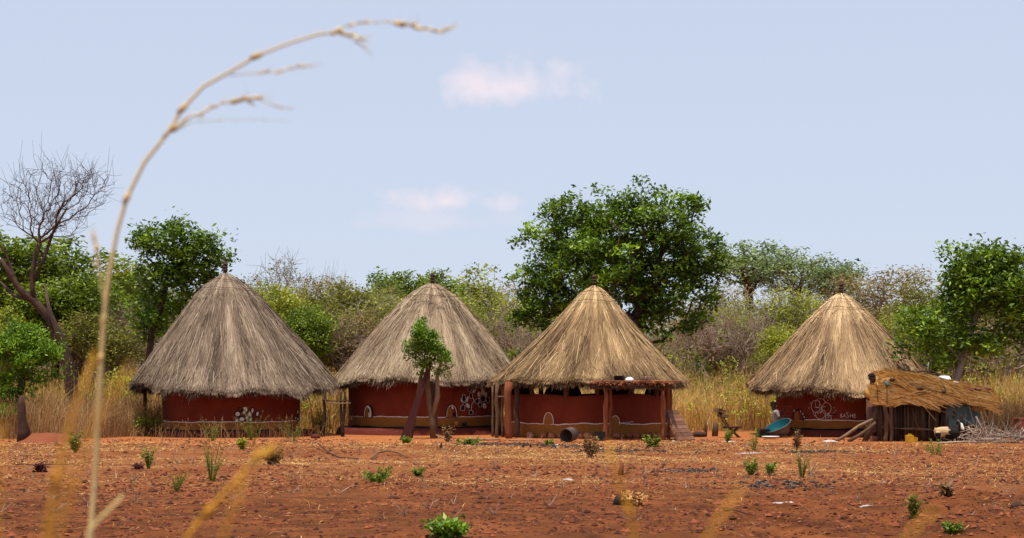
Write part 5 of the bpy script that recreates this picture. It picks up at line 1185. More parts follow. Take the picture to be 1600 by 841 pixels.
# brush pile
root = thing('brush_pile', G(1540, 698)[:], 'tangled pile of grey cut branches at the right of the goat', 'branches')
rng = np.random.default_rng(111)
big = [((1462, 700), (1510, 690), (1545, 694)), ((1480, 697), (1520, 688), (1560, 683)), ((1495, 702), (1540, 698), (1600, 708)), ((1520, 688), (1560, 686), (1596, 676)), ((1525, 651), (1535, 672), (1545, 684)), ((1513, 668), (1525, 684), (1540, 692)), ((1535, 692), (1570, 690), (1610, 700)), ((1550, 680), (1580, 684), (1612, 682)), ((1490, 688), (1512, 690), (1530, 684)), ((1560, 694), (1585, 690), (1615, 672))]
for k in range(64):
    if k < len(big): pts = [P(a, c, 41.5 + rng.uniform(0, 1.2))[:] for a, c in big[k]]; r = rng.uniform(.014, .028)
    else:
        c = np.array([P(1566, 0, 42).x + rng.normal(0, .55), 42.2 + rng.normal(0, .5), abs(rng.normal(.12, .10)) + .02]); a = rng.random() * 6.28; L_ = rng.uniform(.3, .9); d = np.array([math.cos(a), math.sin(a) * .6, rng.normal(0, .22)]) * L_
        pts = [c - d * .5, c + rng.normal(0, .05, 3), c + d * .5]; r = rng.uniform(.006, .016)
    pts = [(p[0], p[1], max(.015, p[2])) for p in pts]; mb = MB(); tn = rng.uniform(.2, 1); mb.tube(pts, [r, r * .8, r * .45], 6, tn, wob=.2, rng=rng)
    for _ in range(4):
        t_ = rng.random(); a0 = np.array(pts[1]) * (1 - t_) + np.array(pts[2]) * t_; d = rng.normal(0, .14, 3) + np.array([0, 0, .07]); mb.tube([a0, a0 + d, a0 + d * 1.7 + rng.normal(0, .03, 3)], [r * .45, r * .3, r * .15], 4, tn, cap=False)
    mb.build('branch', M['barkpale' if rng.random() < .3 else 'barkbrown'], root)
# rusty box at the right edge
c = P(1602, 0, 44.5); root = thing('rusty_box', (c.x, 44.5, 0), 'rust brown metal box cut by the right frame edge', 'box')
mb = MB(); mb.box((c.x + .0, 44.5, .36), (.48, .4, .40), (0, 0, .1), .5); mb.build('body', M['rust'], root, smooth=False)
mb = MB(); mb.box((c.x, 44.5, .575), (.50, .42, .03), (0, 0, .1), .7); mb.build('rim', M['rust'], root, smooth=False)
mb = MB(); mb.box((c.x, 44.5, .08), (.44, .36, .16), (0, 0, .1), .1); mb.build('stand', M['wood'], root, smooth=False)

# teal basin tilted up before hut 4
c = P(1228, 0, 45.6); root = thing('large_basin', (c.x, 45.6, 0), 'big grey basin with teal inside, propped tilted against the fourth hut', 'basin')
def tilt_lathe(prof, n=40):
    m_ = MB(); rot = (Matrix.Rotation(math.radians(-26), 3, 'Y') @ Matrix.Rotation(math.radians(13), 3, 'X')).to_euler(); m_.lathe((c.x + .06, 46.7, .085), prof, n, rot); return m_
tilt_lathe([(.001, 0), (.19, 0), (.26, .03), (.35, .19), (.385, .28), (.40, .285), (.40, .295), (.38, .295)]).build('shell', M['greymetal'], root)
tilt_lathe([(.38, .295), (.37, .27), (.335, .19), (.25, .045), (.18, .014), (.001, .014)]).build('lining', M['teal'], root)
# ground strip of litter by seated child
c = G(1204, 686); lathe_thing('dish', 'shallow pale dish left of the tilted teal basin', 'dish', (c.x, c.y, .02), [(.001, .0), (.14, .0), (.24, .045), (.25, .05), (.24, .055), (.13, .012), (.001, .012)], 'enamel')
c = P(1193, 0, 46.6); mb = MB(); mb.box((c.x, 46.6, .12), (.30, .3, .24), (0, 0, .2), .3, jit=.03); tag(mb.build('dark_crate', M['soot'], smooth=False), 'small black crate behind the seated child', 'crate')

# ---------------------------------------------------------------- people and goat: continuous remeshed figures
def remesh(mb, name, mt, parent, vox=.010, it=3):
    o = mb.build(name, mt); r = o.modifiers.new('r', 'REMESH'); r.mode = 'VOXEL'; r.voxel_size = vox
    s0 = o.modifiers.new('s', 'SMOOTH'); s0.factor = .5; s0.iterations = it
    bpy.context.view_layer.update(); dg = bpy.context.evaluated_depsgraph_get(); me = bpy.data.meshes.new_from_object(o.evaluated_get(dg))
    at = me.attributes.get('tint') or me.attributes.new('tint', 'FLOAT', 'FACE')
    if at.domain == 'FACE' and len(at.data) == len(me.polygons): at.data.foreach_set('value', np.full(len(me.polygons), .5, np.float32))
    me.polygons.foreach_set('use_smooth', np.ones(len(me.polygons), bool))
    o2 = bpy.data.objects.new(name, me); COL.objects.link(o2); old = o.data; bpy.data.objects.remove(o); bpy.data.meshes.remove(old); o2.name = name
    if not me.materials: me.materials.append(mt)
    if parent is not None: setpar(o2, parent)
    return o2
def hand(mb, w, d, up, k=1.0):
    """palm with four unequal curled fingers and a thumb leaving its side"""
    w = Vector(w); d = Vector(d).normalized(); sd = d.cross(Vector(up)).normalized(); nn = sd.cross(d)
    mb.blob(w, w + d * .07 * k, .024 * k, .028 * k, 8); mb.blob(w + sd * .018 * k, w + sd * .024 * k + d * .075 * k, .016 * k, .017 * k, 8); mb.blob(w - sd * .018 * k, w - sd * .024 * k + d * .075 * k, .016 * k, .017 * k, 8)
    for i, L_ in enumerate((.062, .074, .070, .054)):
        b_ = w + d * .085 * k + sd * (-.030 + .020 * i) * k; m_ = b_ + d * L_ * .5 * k + nn * -.008 * k; e = m_ + d * L_ * .4 * k + nn * -.028 * k; mb.blob(b_, m_, .0095 * k, .009 * k, 6); mb.blob(m_, e, .009 * k, .0075 * k, 6)
    b_ = w + d * .02 * k - sd * .03 * k; m_ = b_ - sd * .028 * k + d * .03 * k; e = m_ + d * .03 * k - nn * .012 * k; mb.blob(b_, m_, .012 * k, .010 * k, 6); mb.blob(m_, e, .010 * k, .008 * k, 6)
def head(mb, c, fw, r=.105):
    """skull, jaw, nose, ears; fw = facing direction"""
    c = Vector(c); fw = Vector(fw).normalized(); sd = fw.cross(Vector((0, 0, 1))).normalized(); up = sd.cross(fw)
    mb.blob(c + up * .02 * r / .1 - fw * .015, c + up * .02 * r / .1 + fw * .012, r * .86, r * .80, 14)
    mb.blob(c - up * .045 * r / .1 + fw * .02, c - up * .055 * r / .1 + fw * .035, r * .60, r * .48, 12)
    mb.blob(c - up * r * .02 + fw * r * .86, c - up * r * .26 + fw * r * .98, r * .09, r * .15, 8)
    mb.blob(c - up * r * .46 + fw * r * .78, c - up * r * .50 + fw * r * .80, r * .22, r * .2, 8)
    for s0 in (-1, 1): mb.blob(c + sd * s0 * r * .84 + up * r * .10, c + sd * s0 * r * .86 - up * r * .18, r * .13, r * .10, 8)
    return fw, sd, up
def face_bits(root, c, fw, r=.105, hairk=1.0):
    c = Vector(c); fw = Vector(fw).normalized(); sd = fw.cross(Vector((0, 0, 1))).normalized(); up = sd.cross(fw)
    for s0 in (-1, 1):
        m_ = MB(); p = c + sd * s0 * r * .33 + up * r * .08 + fw * r * .80; m_.blob(p, p + fw * .002, r * .11, r * .10, 8); e = m_.build('eye', M['eye'], root)
        m_ = MB(); p2 = p + fw * r * .085; m_.blob(p2, p2 + fw * .001, r * .05, r * .05, 8); m_.build('pupil', M['soot'], e)
    m_ = MB(); p = c - up * r * .48 + fw * r * .98; m_.blob(p - sd * r * .2, p + sd * r * .2, r * .06, r * .06, 8); m_.build('mouth', M['mouth'], root)
    m_ = MB(); h_ = c + up * .035 * r / .1 - fw * .022
    for a in np.linspace(0, 6.28, 26):
        for b_ in (.25, .6, .95, 1.25):
            q_ = h_ + (sd * math.cos(a) * math.sin(b_) + fw * math.sin(a) * math.sin(b_) * .95 + up * math.cos(b_)) * r * .86; m_.blob(q_, q_ + up * .002, r * .20 * hairk, r * .2 * hairk, 7)
    m_.blob(h_ + up * r * .8, h_ + up * r * .82, r * .2, r * .2, 8)
    remesh(m_, 'hair', M['hair'], root, .012, 2)
# standing person at the left end of the shelter, facing right, elbow out
YP = 44.0; s0_ = F / YP
root = thing('person', (P(1368, 0, YP).x, YP, 0), 'person in a dusty pink shirt standing behind the left end of the shelter', 'person')
hc = P(1363.0, 592, YP); fw = (1, -.15, -.08); X0 = P(1364, 0, YP).x
mb = MB(); head(mb, hc, fw, .108)
V_ = lambda x, y, z: Vector((X0 + x, YP + y, z))
nk = V_(-.03, 0, 1.40)
mb.blob(nk, hc - Vector((.02, 0, .07)), .055, .05, 10)
mb.blob(V_(-.02, -.10, 1.34), V_(-.02, .10, 1.34), .085, .085); mb.blob(V_(-.01, 0, 1.30), V_(.02, 0, 1.05), .125, .105); mb.blob(V_(.02, 0, 1.05), V_(.02, 0, .86), .105, .125)
sh1, el1, wr1 = V_(-.03, -.17, 1.34), V_(-.19, -.24, 1.12), V_(.05, -.24, 1.02)
mb.blob(sh1, el1, .052, .040); mb.blob(el1, wr1, .040, .027); hand(mb, wr1, (1, -.1, .1), (0, 0, 1), .95)
sh2, el2, wr2 = V_(-.02, .17, 1.34), V_(.12, .22, 1.12), V_(.30, .12, 1.18)
mb.blob(sh2, el2, .052, .040); mb.blob(el2, wr2, .040, .027); hand(mb, wr2, (1, 0, .2), (0, 0, 1), .95)
for sy, kx in ((-.09, .02), (.09, .06)):
    mb.blob(V_(0, sy, .84), V_(kx, sy, .46), .085, .058); mb.blob(V_(kx, sy, .46), V_(kx - .03, sy, .08), .056, .036); mb.blob(V_(kx - .05, sy, .05), V_(kx + .13, sy, .035), .036, .030)
    for i in range(5): mb.blob(V_(kx + .14, sy - .035 + i * .017, .028), V_(kx + .175 - .006 * i, sy - .038 + i * .018, .02), .011, .009, 6)
remesh(mb, 'body', M['skin'], root, .009)
face_bits(root, hc, fw, .108)
mb = MB(); mb.blob(V_(-.02, -.11, 1.34), V_(-.02, .11, 1.34), .10, .10); mb.blob(V_(-.01, 0, 1.31), V_(.02, 0, 1.04), .145, .13); mb.blob(V_(.02, 0, 1.04), V_(.02, 0, .90), .13, .145)
mb.blob(sh1, sh1.lerp(el1, .62), .070, .062); mb.blob(sh2, sh2.lerp(el2, .62), .070, .062); remesh(mb, 'shirt', M['shirtpink'], root, .012)
mb = MB(); mb.lathe((X0 + .02, YP, 0), [(.001, .93), (.12, .93), (.155, .86), (.17, .7), (.18, .4), (.19, .22), (.175, .22), (.10, .25), (.001, .25)], 24); remesh(mb, 'wrap_skirt', M['clothbrown'], root, .014)
# child seated left of hut 4
YC = 47.3; root = thing('person', (P(1212, 0, YC).x, YC, 0), 'seated child in pale top and dark red shorts beside the tilted teal basin', 'person')
hc = P(1208.5, 634.5, YC); fw = (.95, -.2, -.25); X0 = P(1211, 0, YC).x; V_ = lambda x, y, z: Vector((X0 + x, YC + y, z)); k = .8
mb = MB(); head(mb, hc, fw, .098)
mb.blob(V_(-.01, 0, .74), hc - Vector((.01, 0, .06)), .042, .04, 10)
mb.blob(V_(.01, -.09, .70), V_(.01, .09, .70), .062, .062); mb.blob(V_(.02, 0, .66), V_(.04, 0, .48), .095, .085); mb.blob(V_(.04, 0, .48), V_(.02, 0, .33), .09, .105)
sh, el, wr = V_(.02, -.13, .70), V_(.11, -.18, .50), V_(.25, -.12, .54)
mb.blob(sh, el, .036, .029); mb.blob(el, wr, .029, .021); hand(mb, wr, (1, .2, .1), (0, 0, 1), .75)
sh_, el_, wr_ = V_(.02, .13, .70), V_(.15, .17, .56), V_(.24, .10, .70)
mb.blob(sh_, el_, .036, .029); mb.blob(el_, wr_, .029, .021); hand(mb, wr_, (.5, 0, 1), (0, 1, 0), .75)
for sy, kx, fx in ((-.08, .26, .20), (.08, .28, .24)):
    mb.blob(V_(.0, sy, .33), V_(kx, sy, .42), .068, .048); mb.blob(V_(kx, sy, .42), V_(fx, sy, .07), .046, .029); mb.blob(V_(fx - .02, sy, .045), V_(fx + .10, sy - .01, .03), .030, .025)
    for i in range(5): mb.blob(V_(fx + .11, sy - .028 + i * .013, .024), V_(fx + .135 - .005 * i, sy - .03 + i * .014, .018), .009, .008, 6)
remesh(mb, 'body', M['skin'], root, .008); face_bits(root, hc, fw, .098)
mb = MB(); mb.blob(V_(.01, -.10, .69), V_(.01, .10, .69), .076, .076); mb.blob(V_(.02, 0, .66), V_(.04, 0, .44), .115, .115); mb.blob(sh, sh.lerp(el, .6), .052, .047); mb.blob(sh_, sh_.lerp(el_, .6), .052, .047); remesh(mb, 'shirt', M['shirtpale'], root, .011)
mb = MB(); mb.blob(V_(.04, 0, .42), V_(.01, 0, .30), .115, .13)
for sy, kx in ((-.08, .24), (.08, .26)): mb.blob(V_(.0, sy, .32), V_(kx, sy, .41), .088, .072)
remesh(mb, 'shorts', M['clothred'], root, .011)
mb = MB(); mb.tube([(X0 + .0, YC, -.02), (X0, YC, .10), (X0, YC, .20)], [.16, .14, .16], 14, .3); tag(mb.build('log_stool', M['wood']), 'round wooden block the child by the teal basin sits on', 'stool')

# goat
YG = 41.9; sg = F / YG; gp = lambda px, py, dy=0: P(px, py, YG + dy)
root = thing('goat', (gp(1481, 0).x, YG, 0), 'fawn goat with black forequarters and white face before the shelter', 'goat')
mb = MB(); t = gp
mb.blob(t(1470, 675), t(1480, 675.5), .130, .142, 14); mb.blob(t(1480, 675.5), t(1492, 676.5), .142, .128, 14); mb.blob(t(1467, 674), t(1472, 676), .105, .12, 12)
mb.blob(t(1493, 675), t(1499, 667), .10, .065, 12); mb.blob(t(1499, 667), t(1501, 664), .062, .055, 12)
mb.blob(t(1501.5, 664.5), t(1505, 670.5, -.05), .056, .032, 12)
for sy in (-1, 1):
    # hind leg: thigh, hock, shank ; front leg
    mb.blob(t(1466, 678, sy * .07), t(1469, 685, sy * .07), .075, .040); mb.blob(t(1469, 685, sy * .07), t(1464.5, 688.5, sy * .07), .034, .024); 
    q0 = t(1464.5, 688.5, sy * .07); q1 = Vector((q0.x + .03, q0.y, .03)); mb.blob(q0, q1, .023, .018); mb.blob(q1, q1 + Vector((.025, 0, -.012)), .020, .018)
    f0 = t(1491, 681, sy * .07); f1 = Vector((f0.x + (.05 if sy < 0 else -.02), f0.y, .145)); f2 = Vector((f1.x + (.02 if sy < 0 else -.03), f0.y, .03)); mb.blob(f0, f1, .050, .026); mb.blob(f1, f2, .025, .017); mb.blob(f2, f2 + Vector((.025, 0, -.012)), .019, .018)
    e0 = t(1499.5, 662.5, sy * .05); mb.blob(e0, e0 + Vector((-.05, sy * .07, -.02)), .022, .012, 8)
mb.blob(t(1463, 671), t(1460.5, 668.5), .026, .014, 8)
body = remesh(mb, 'body', M['fawn'], root, .010, 2); me = body.data
me.materials.clear(); [me.materials.append(M[k]) for k in ('fawn', 'goatblack', 'goatwhite')]
mi = np.zeros(len(me.polygons), np.int32); C_ = np.empty(len(me.polygons) * 3); me.polygons.foreach_get('center', C_); C_ = C_.reshape(-1, 3)
pxs = HX + C_[:, 0] * F / C_[:, 1]; pys = HY + (H - C_[:, 2]) * F / C_[:, 1]
wob = 1.2 * np.sin(pys * .9) + .8 * np.sin(pxs * 1.3)
mi[(pxs > 1483 + wob - (pys > 679) * 6)] = 1; mi[(pys > 683.5 + wob * .3)] = 1; mi[(pxs < 1470) & (pys > 676) & (pys < 684)] = 1
mi[(pxs > 1501.2) & (pys < 674)] = 2; mi[(pxs > 1487) & (pys > 689)] = 0
me.polygons.foreach_set('material_index', mi)
for sy in (-1, 1):
    h0 = t(1500.5, 661.5, sy * .025); m_ = MB(); m_.tube([h0, h0 + Vector((-.03, sy * .012, .05)), h0 + Vector((-.07, sy * .02, .085))], [.013, .010, .003], 7); m_.build('horn', M['horn'], root)
    e = t(1502.8, 665, sy * .038 - .01); m_ = MB(); m_.blob(e, e + Vector((.001, 0, 0)), .009, .009, 6); m_.build('eye', M['soot'], root)
mb = MB(); a = t(1461.5, 670); mb.tube([a, a + Vector((-.02, 0, -.04)), a + Vector((-.012, 0, -.13)), a + Vector((-.005, 0, -.19))], [.022, .020, .012, .004], 7); mb.build('tail', M['fawn'], root)

# ---------------------------------------------------------------- litter and weeds in the yard and field
def flat(name, label, px, py, rx, ry, mt, seed, h=.03, cat='litter'):
    g = G(px, py); rg = np.random.default_rng(seed); mb = MB(); n = 18; V = [(g.x, g.y, float(zfull(np.array([g.x]), np.array([g.y]))[0]) + h)]
    for f_ in (.5, 1):
        for i in range(n):
            a = 6.283 * i / n; k = f_ * (1 + .25 * rg.normal()) ; x_ = g.x + rx * math.cos(a) * k; y_ = g.y + ry * math.sin(a) * k
            V.append((x_, y_, float(zfull(np.array([x_]), np.array([y_]))[0]) + h * (1.2 - f_ * .8) * rg.uniform(.5, 1.3)))
    Fs = [(0, 1 + i, 1 + (i + 1) % n) for i in range(n)] + [(1 + i, 1 + n + i, 1 + n + (i + 1) % n, 1 + (i + 1) % n) for i in range(n)]
    mb.add(V, Fs); o = mb.build(name, M[mt]); tag(o, label, cat); s = o.modifiers.new('s', 'SOLIDIFY'); s.thickness = .004
flat('plastic_sheet', 'largest white plastic scrap, lying alone in the right middle of the field', 1224, 782, .14, .16, 'plasticwhite', 1, .05)
flat('plastic_sheet', 'white plastic scrap just below the wooden chair', 1140, 691, .14, .08, 'plasticwhite', 2)
flat('plastic_sheet', 'pale grey scrap on sand left of the white one below the chair', 1095, 704, .15, .14, 'greymetal', 3, .02)
flat('plastic_sheet', 'long streak of white plastic before the fourth hut yard', 1170, 708, .30, .10, 'plasticwhite', 4, .02)
flat('plastic_sheet', 'crumpled pale scrap at the lower ends of the leaning poles', 1298, 692, .20, .14, 'plasticwhite', 5, .07)
flat('plastic_sheet', 'small pale scrap in the lower right field', 1352, 796, .07, .1, 'plasticwhite', 6)
flat('plastic_sheet', 'small pinkish clear scrap in the centre of the field', 888, 748, .08, .15, 'plasticwhite', 7)
flat('plastic_sheet', 'small white scrap right of the drum', 870, 697, .08, .06, 'plasticwhite', 8)
flat('plastic_sheet', 'small white scrap beside the plank panel foot', 1052, 691, .05, .05, 'plasticwhite', 9, .05)
for px, py, w_, lb in ((667, 656, 0, 0),): pass
mb = MB(); p = wp(h2, 713, 670, .15); mb.tube([(p[0], p[1] - .02, .27), (p[0], p[1] - .02, .40)], .065, 12, .9); tag(mb.build('yellow_tin', M['ochre']), 'small ochre tin standing on the ledge of the second hut', 'tin')
mb = MB(); p = wp(h2, 726, 672, .15); mb.rock((p[0], p[1] - .02, .33), .07, .3, rng, .9); tag(mb.build('black_lump', M['soot']), 'small round black pot on the ledge of the second hut', 'pot')
# fallen branch, long sticks
def stick(label, pts, r, mt='wood', tn=.6, name='fallen_branch', seed=0):
    rg = np.random.default_rng(seed); P3 = []
    for i, (px, py, *z_) in enumerate(pts): g = G(px, py); P3.append((g.x, g.y, float(zfull(np.array([g.x]), np.array([g.y]))[0]) + r + (z_[0] if z_ else 0)))
    mb = MB(); mb.tube(P3, [r * (1 - .5 * i / len(P3)) for i in range(len(P3))], 7, tn, wob=.3, rng=rg); tag(mb.build(name, M[mt]), label, 'branch')
stick('pale bent fallen branch with a black end, in the field before the second hut', [(580, 715), (590, 711, .05), (605, 710, .06), (622, 711, .03), (637, 714)], .022, seed=1)
stick('thin dark fallen branch left of the pale bent one', [(497, 702, .12), (512, 709, .03), (530, 713), (560, 715)], .016, 'bark', .4, seed=2)
stick('long pale pole lying along the foot of the second hut', [(737, 688), (760, 689), (782, 688.5)], .03, tn=.95, seed=3)
stick('short pale stick lying by the foot of the lopped tree', [(682, 688, .12), (700, 689), (716, 690)], .018, tn=.9, seed=4)
stick('thin straight stick lying by the posts of the third hut', [(795, 689), (815, 689.5), (836, 689)], .018, tn=.8, seed=5)
stick('thin dark stick on the sand below the wooden chair', [(1066, 695), (1085, 697), (1108, 697)], .014, 'bark', .4, seed=6)
stick('dark stick in the lower right of the field', [(1130, 798), (1148, 798, .02), (1168, 801)], .012, 'bark', .3, seed=7)
stick('long thin dark twig at the far left of the yard', [(20, 724), (60, 725), (118, 724)], .010, 'bark', .3, seed=8)
stick('dark branch curving out of the weeds beside the left mound', [(70, 690), (80, 681, .05), (92, 676, .15)], .035, 'bark', .4, seed=9)
def stumplet(px, py, h_, r, label, seed, mt='bark'):
    g = G(px, py); rg = np.random.default_rng(seed); z_ = float(zfull(np.array([g.x]), np.array([g.y]))[0]); mb = MB()
    mb.tube([(g.x, g.y, z_ - .04), (g.x + .01, g.y, z_ + h_ * .5), (g.x + .03, g.y, z_ + h_)], [r, r * .8, r * .35], 7, .35, wob=.5, rng=rg)
    mb.tube([(g.x + r, g.y, z_ - .03), (g.x + r * 1.8, g.y, z_ + h_ * .35)], [r * .5, r * .2], 5, .3, wob=.4, rng=rg); tag(mb.build('tree_stump', M[mt]), label, 'stump')
stumplet(970, 741, .20, .06, 'short dark red stump in the right centre of the field', 1, 'woodred'); stumplet(963, 787, .13, .055, 'small black charred stump below the dark red one', 2, 'char')
stumplet(817, 700, .13, .03, 'thin little stump left of the drum', 3); stumplet(828, 700, .12, .025, 'second thin little stump nearest the drum on its left', 4); stumplet(688, 703, .16, .03, 'dark stubby stump in front of the lopped tree', 5)
stumplet(1088, 707, .06, .04, 'tiny dark stump before the plank panel', 6); stumplet(1588, 792, .08, .09, 'dark stump near the lower right corner', 7); stumplet(1450, 730, .05, .06, 'low dark clod-like stump below the goat', 8)
# black clods / dead wilted plants
def weed(px, py, wpx, hpx, kind, label, seed, leafm=None, n=None):
    g = G(px, py); s = F / g.y; z_ = float(zfull(np.array([g.x]), np.array([g.y]))[0]); w_ = wpx / s / 2; h_ = hpx / s; rg = np.random.default_rng(seed)
    root = thing('weed', (g.x, g.y, z_), label, 'plant', 'weeds growing in the red soil')
    n = n or int(6 + wpx * .3); st = MB(); cen = []
    for i in range(n):
        a = rg.random() * 6.28; rr = w_ * math.sqrt(rg.random()); tip = Vector((g.x + math.cos(a) * rr, g.y + math.sin(a) * rr * .8, z_ + h_ * rg.uniform(.45, 1)))
        b_ = Vector((g.x + math.cos(a) * rr * .15, g.y + math.sin(a) * rr * .15, z_ - .02)); m_ = b_.lerp(tip, .5) + Vector((0, 0, h_ * .08)); st.tube([b_, m_, tip], [.005, .004, .002], 4, .5, cap=False)
        for t_ in (np.linspace(.3, 1, 5) if kind != 'wisp' else np.linspace(.4, 1, 4)): cen.append(b_.lerp(m_, t_ * 2) if t_ < .5 else m_.lerp(tip, t_ * 2 - 1))
    st.build('stem', M['leaf_green' if kind != 'dead' else 'barkbrown'], root)
    lm = leafm or {'bush': 'leaf_bright', 'wisp': 'leaf_olive', 'dead': 'leaf_dead', 'broad': 'leaf_bright'}[kind]
    K, sp_, ls = {'bush': (7, .022, .05), 'wisp': (4, .022, .035), 'dead': (5, .04, .08), 'broad': (4, .03, .085)}[kind]
    mb = MB(); leaves(mb, rg, np.array([c[:] for c in cen]), K, sp_, ls, -.1, asp=.4); mb.build('leaves', M[lm], root, smooth=False)
WL = [(590, 757, 54, 26, 'bush', 'widest fine-leaved green weed, in the left centre of the field', 'leaf_green'), (653, 743, 20, 14, 'bush', 'small green weed right of the widest one', 'leaf_green'),
 (698, 842, 84, 26, 'broad', 'big leafy green weed at the bottom edge of the frame', None), (118, 707, 30, 32, 'broad', 'green seedling left of the blurred tall stalk in the yard', 'leaf_green'),
 (232, 733, 20, 38, 'bush', 'upright green seedling in the yard left of the first hut base', 'leaf_green'), (330, 752, 52, 62, 'wisp', 'tall wispy olive weed in the field below the first hut', None),
 (275, 765, 40, 32, 'wisp', 'low wispy weed left of the tall wispy olive weed', None), (425, 730, 38, 30, 'dead', 'wilted brown leafy plant below the right side of the first hut', None),
 (378, 704, 18, 18, 'broad', 'small bright weed right under the first hut plinth', 'leaf_lime'), (922, 717, 26, 34, 'dead', 'wilted brown plant on the charcoal before the drum', None),
 (637, 694, 22, 12, 'broad', 'little green weed at the foot of the leaning board', 'leaf_green'), (735, 697, 46, 12, 'broad', 'low spread of green weeds at the foot of the second hut', 'leaf_green'),
 (858, 696, 14, 8, 'broad', 'tiny green weed beside the small scrap near the drum', 'leaf_green'), (1020, 699, 34, 18, 'broad', 'bright leafy weed in front of the awning', 'leaf_green'),
 (1074, 684, 24, 22, 'wisp', 'yellow green weed growing by the plank panel', 'leaf_lime'), (1135, 692, 20, 20, 'bush', 'round green bushy weed before the wooden chair', None),
 (1178, 705, 24, 34, 'wisp', 'thin green weed right of the chair', 'leaf_bright'), (1174, 746, 26, 26, 'bush', 'left one of a pair of green weeds in the right field', 'leaf_green'),
 (1203, 742, 22, 20, 'bush', 'right one of a pair of green weeds in the right field', 'leaf_green'), (1252, 752, 34, 46, 'wisp', 'tall wispy weed below the ash of the cooking fire', None),
 (1462, 711, 50, 24, 'wisp', 'bright green leafy weed growing in front of the goat', 'leaf_bright'), (1426, 810, 26, 42, 'bush', 'upright green weed in the lower right field', 'leaf_olive'),
 (1245, 704, 14, 34, 'dead', 'dead dry plant standing before the tilted basin', 'leaf_dead'), (1480, 778, 18, 20, 'dead', 'reddish dead plant in the right field', 'leaf_dead'),
 (1488, 838, 30, 16, 'bush', 'green weed at the bottom edge near the right corner', 'leaf_green'), (64, 738, 18, 14, 'dead', 'small dark reddish plant at the left of the field', 'rag'),
 (216, 735, 8, 8, 'dead', 'tiny maroon plant left of the upright seedling', 'rag'), (455, 690, 60, 40, 'wisp', 'wispy dry weed against the right part of the first hut', 'leaf_dusty'), (395, 688, 60, 52, 'wisp', 'tall dry flowering weed before the first hut mural', 'leaf_dusty'),
 (330, 690, 50, 40, 'wisp', 'wispy weed before the left part of the first hut wall', 'leaf_dusty'), (700, 691, 14, 26, 'dead', 'dry little plant at the foot of the lopped tree', None), (985, 786, 60, 14, 'dead', 'flat patch of dead stalks right of the charred stump', 'strawbit')]
for i, (px, py, w_, h_, kd, lb, lm) in enumerate(WL): weed(px, py, w_, h_, kd, lb, 300 + i, lm)

# bird over the far trees
c = P(1340, 407, 120); mb = MB(); mb.blob(c, c + Vector((.20, 0, -.03)), .05, .03, 8)
mb.add([(c.x, c.y, c.z + .02), (c.x + .12, c.y, c.z + .02), (c.x - .02, c.y - .35, c.z + .16), (c.x - .14, c.y - .6, c.z + .10), (c.x - .02, c.y + .35, c.z + .16), (c.x - .14, c.y + .6, c.z + .10), (c.x + .28, c.y - .05, c.z - .02), (c.x + .28, c.y + .05, c.z - .02)], [(0, 1, 2), (0, 2, 3), (1, 0, 4), (0, 5, 4), (1, 6, 7)]); tag(mb.build('bird', M['soot']), 'small dark bird flying over the far umbrella trees', 'bird')

# ---------------------------------------------------------------- grass stalks right in front of the lens
def blade(name, label, pts, Yb, w_px, mt='stalkor', heads=(), parent=None, base=True, headmat='stalk'):
    """round grass stalk through photo points at distance Yb, rooted in the ground below the frame"""
    root = thing(name, (P(pts[0][0], 0, Yb).x, Yb, 0), label, 'grass stalk', 'dry grass stalks in front of the camera')
    r = w_px / 2 * Yb / F; pp = [P(px, py, Yb)[:] for px, py in pts]
    if base: a = pp[0]; pp = [(a[0] - .06, Yb, -.02), (a[0] - .03, Yb, a[2] * .5)] + pp
    k = len(pp); mb = MB()
    for i_ in range(3, k - 2, 3): q_ = Vector(pp[i_]); d_ = (Vector(pp[i_ + 1]) - q_).normalized(); mb.tube([q_ - d_ * r * 2.5, q_, q_ + d_ * r * 2.5], [r * .9, r * 1.3, r * .9], 8, .35)
    mb.tube(pp, [r * (1.15 - .7 * i / (k - 1)) for i in range(k)], 8, .55, wob=.1); mb.build('stem', M[mt], root)
    for hp, hw in heads:
        q = [P(px, py, Yb + dy)[:] for px, py, dy in hp]; m_ = MB(); n_ = len(q); rr = hw / 2 * Yb / F
        m_.tube(q, [rr * .30 * (1 - .6 * i / n_) for i in range(n_)], 6, .35, wob=.3)
        Q = [Vector(p) for p in q]; ns = max(6, int(hw * 1.6)) + 4 * n_; rg_ = np.random.default_rng(int(hw * 7 + hp[0][0]))
        for k_ in range(ns):                                            # overlapping husks and their fine awns
            u = (.15 + .85 * rg_.random()) * (n_ - 1); i_ = min(int(u), n_ - 2); c_ = Q[i_].lerp(Q[i_ + 1], u - i_); d_ = (Q[i_ + 1] - Q[i_]).normalized()
            j_ = Vector(rg_.normal(0, 1, 3)) * .22; e_ = c_ + (d_ + j_).normalized() * rr * rg_.uniform(2.2, 4.5); s2 = rr * .62 * math.sin(math.pi * min(.95, .15 + .8 * u / (n_ - 1)))
            m_.tube([c_, c_.lerp(e_, .45), e_], [s2 * .4, s2, s2 * .12], 5, float(rg_.random()))
            if k_ % 3 == 0: m_.tube([e_, e_ + (d_ + j_ * 2.2).normalized() * rr * 5], [rr * .06, rr * .02], 3, .9, cap=False)
        m_.build('seed_spike', M[headmat], root)
    return root
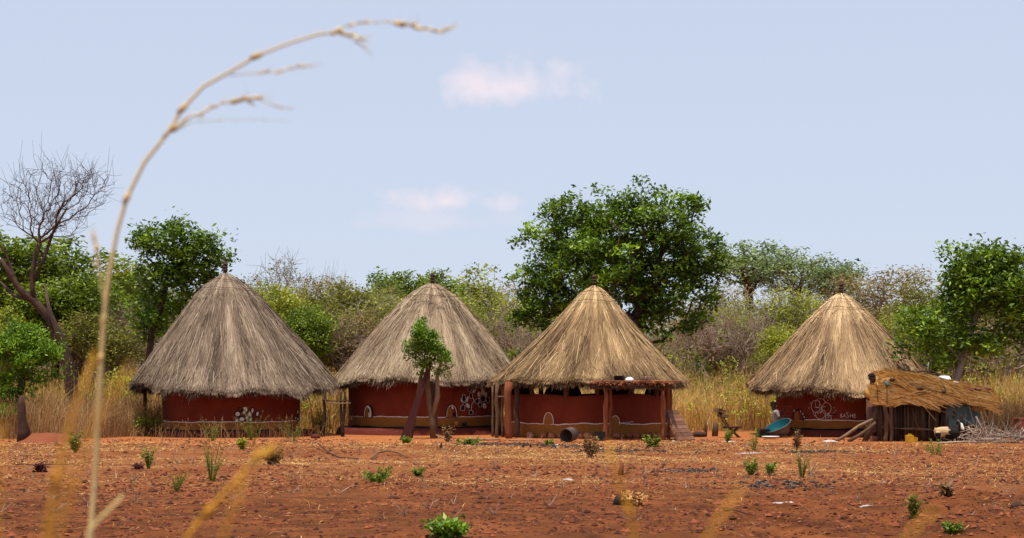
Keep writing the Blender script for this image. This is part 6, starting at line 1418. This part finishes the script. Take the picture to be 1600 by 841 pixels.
blade('grass_stalk', 'tall arching pale grass stalk reaching over the sky at left', [(140, 842), (148, 760), (152, 680), (156, 600), (162, 500), (170, 430), (183, 362), (198, 310), (225, 255), (262, 208), (285, 170), (318, 135), (360, 112), (400, 88), (450, 68), (500, 53), (530, 50)], 1.35, 8, 'stalk',
      [([(500, 54, 0), (525, 49, .0), (548, 56, .01), (562, 60, .01)], 9), ([(530, 44, .01), (560, 36, .01), (600, 34, .02)], 5), ([(600, 33, .02), (620, 36, .02), (650, 43, .02), (685, 48, .03), (704, 45, .03)], 9),
       ([(360, 118, 0), (395, 115, .01), (430, 112, .02), (465, 105, .02), (500, 100, .02)], 6), ([(268, 200, 0), (290, 188, .01), (325, 172, .02), (348, 160, .02)], 7), ([(345, 162, .02), (375, 157, .02), (405, 154, .02)], 9), ([(405, 156, .02), (430, 166, .03), (455, 170, .03)], 4), ([(270, 200, 0), (298, 191, .02), (350, 187, .03), (400, 187, .03), (448, 190, .03)], 3), ([(545, 60, .01), (565, 70, .01), (580, 84, .01)], 4), ([(240, 235, 0), (262, 208, 0), (285, 196, 0)], 8)])
blade('grass_stalk', 'short pale side shoot pointing up beside the tall arching stalk', [(152, 640), (158, 560), (163, 470), (155, 420), (146, 372)], 1.20, 6, 'stalk', [([(158, 440, 0), (153, 408, 0), (146, 368, 0)], 9)])
blade('grass_stalk', 'pale blurred shoot forking right at the foot of the tall stalk', [(140, 830), (160, 808), (192, 775)], 1.0, 10, 'stalk')
blade('grass_stalk', 'orange blurred grass blade leaning right at the bottom left', [(72, 842), (88, 750), (108, 670), (128, 610), (150, 550)], .62, 12, 'stalkor')
blade('grass_stalk', 'broader orange blur left of the leaning blade', [(88, 842), (112, 760), (132, 700), (160, 640), (205, 570)], .45, 9, 'stalkor')
blade('grass_stalk', 'orange grass stalk slanting up from the bottom left centre', [(290, 842), (325, 800), (360, 762), (395, 722), (412, 708)], .85, 11, 'stalkor', [([(380, 740, 0), (398, 718, 0), (420, 705, 0)], 12)], headmat='stalkor')
blade('grass_stalk', 'faint orange blade beside the slanting stalk at bottom left centre', [(348, 842), (362, 800), (385, 740)], .5, 9, 'stalkor')
blade('grass_stalk', 'orange blurred blade at the bottom centre right', [(992, 842), (984, 800), (972, 770), (960, 730), (950, 690)], .62, 9, 'stalkor')
blade('grass_stalk', 'orange blurred blade at the bottom right', [(1104, 842), (1125, 808), (1160, 762)], .5, 9, 'stalkor')
blade('grass_stalk', 'orange blurred blade at the left frame edge', [(-4, 842), (0, 760), (4, 660)], .6, 6, 'stalkor')
blade('grass_stalk', 'low orange blurred blade close to the lower right corner', [(1415, 842), (1440, 815), (1462, 795)], .45, 9, 'stalkor')
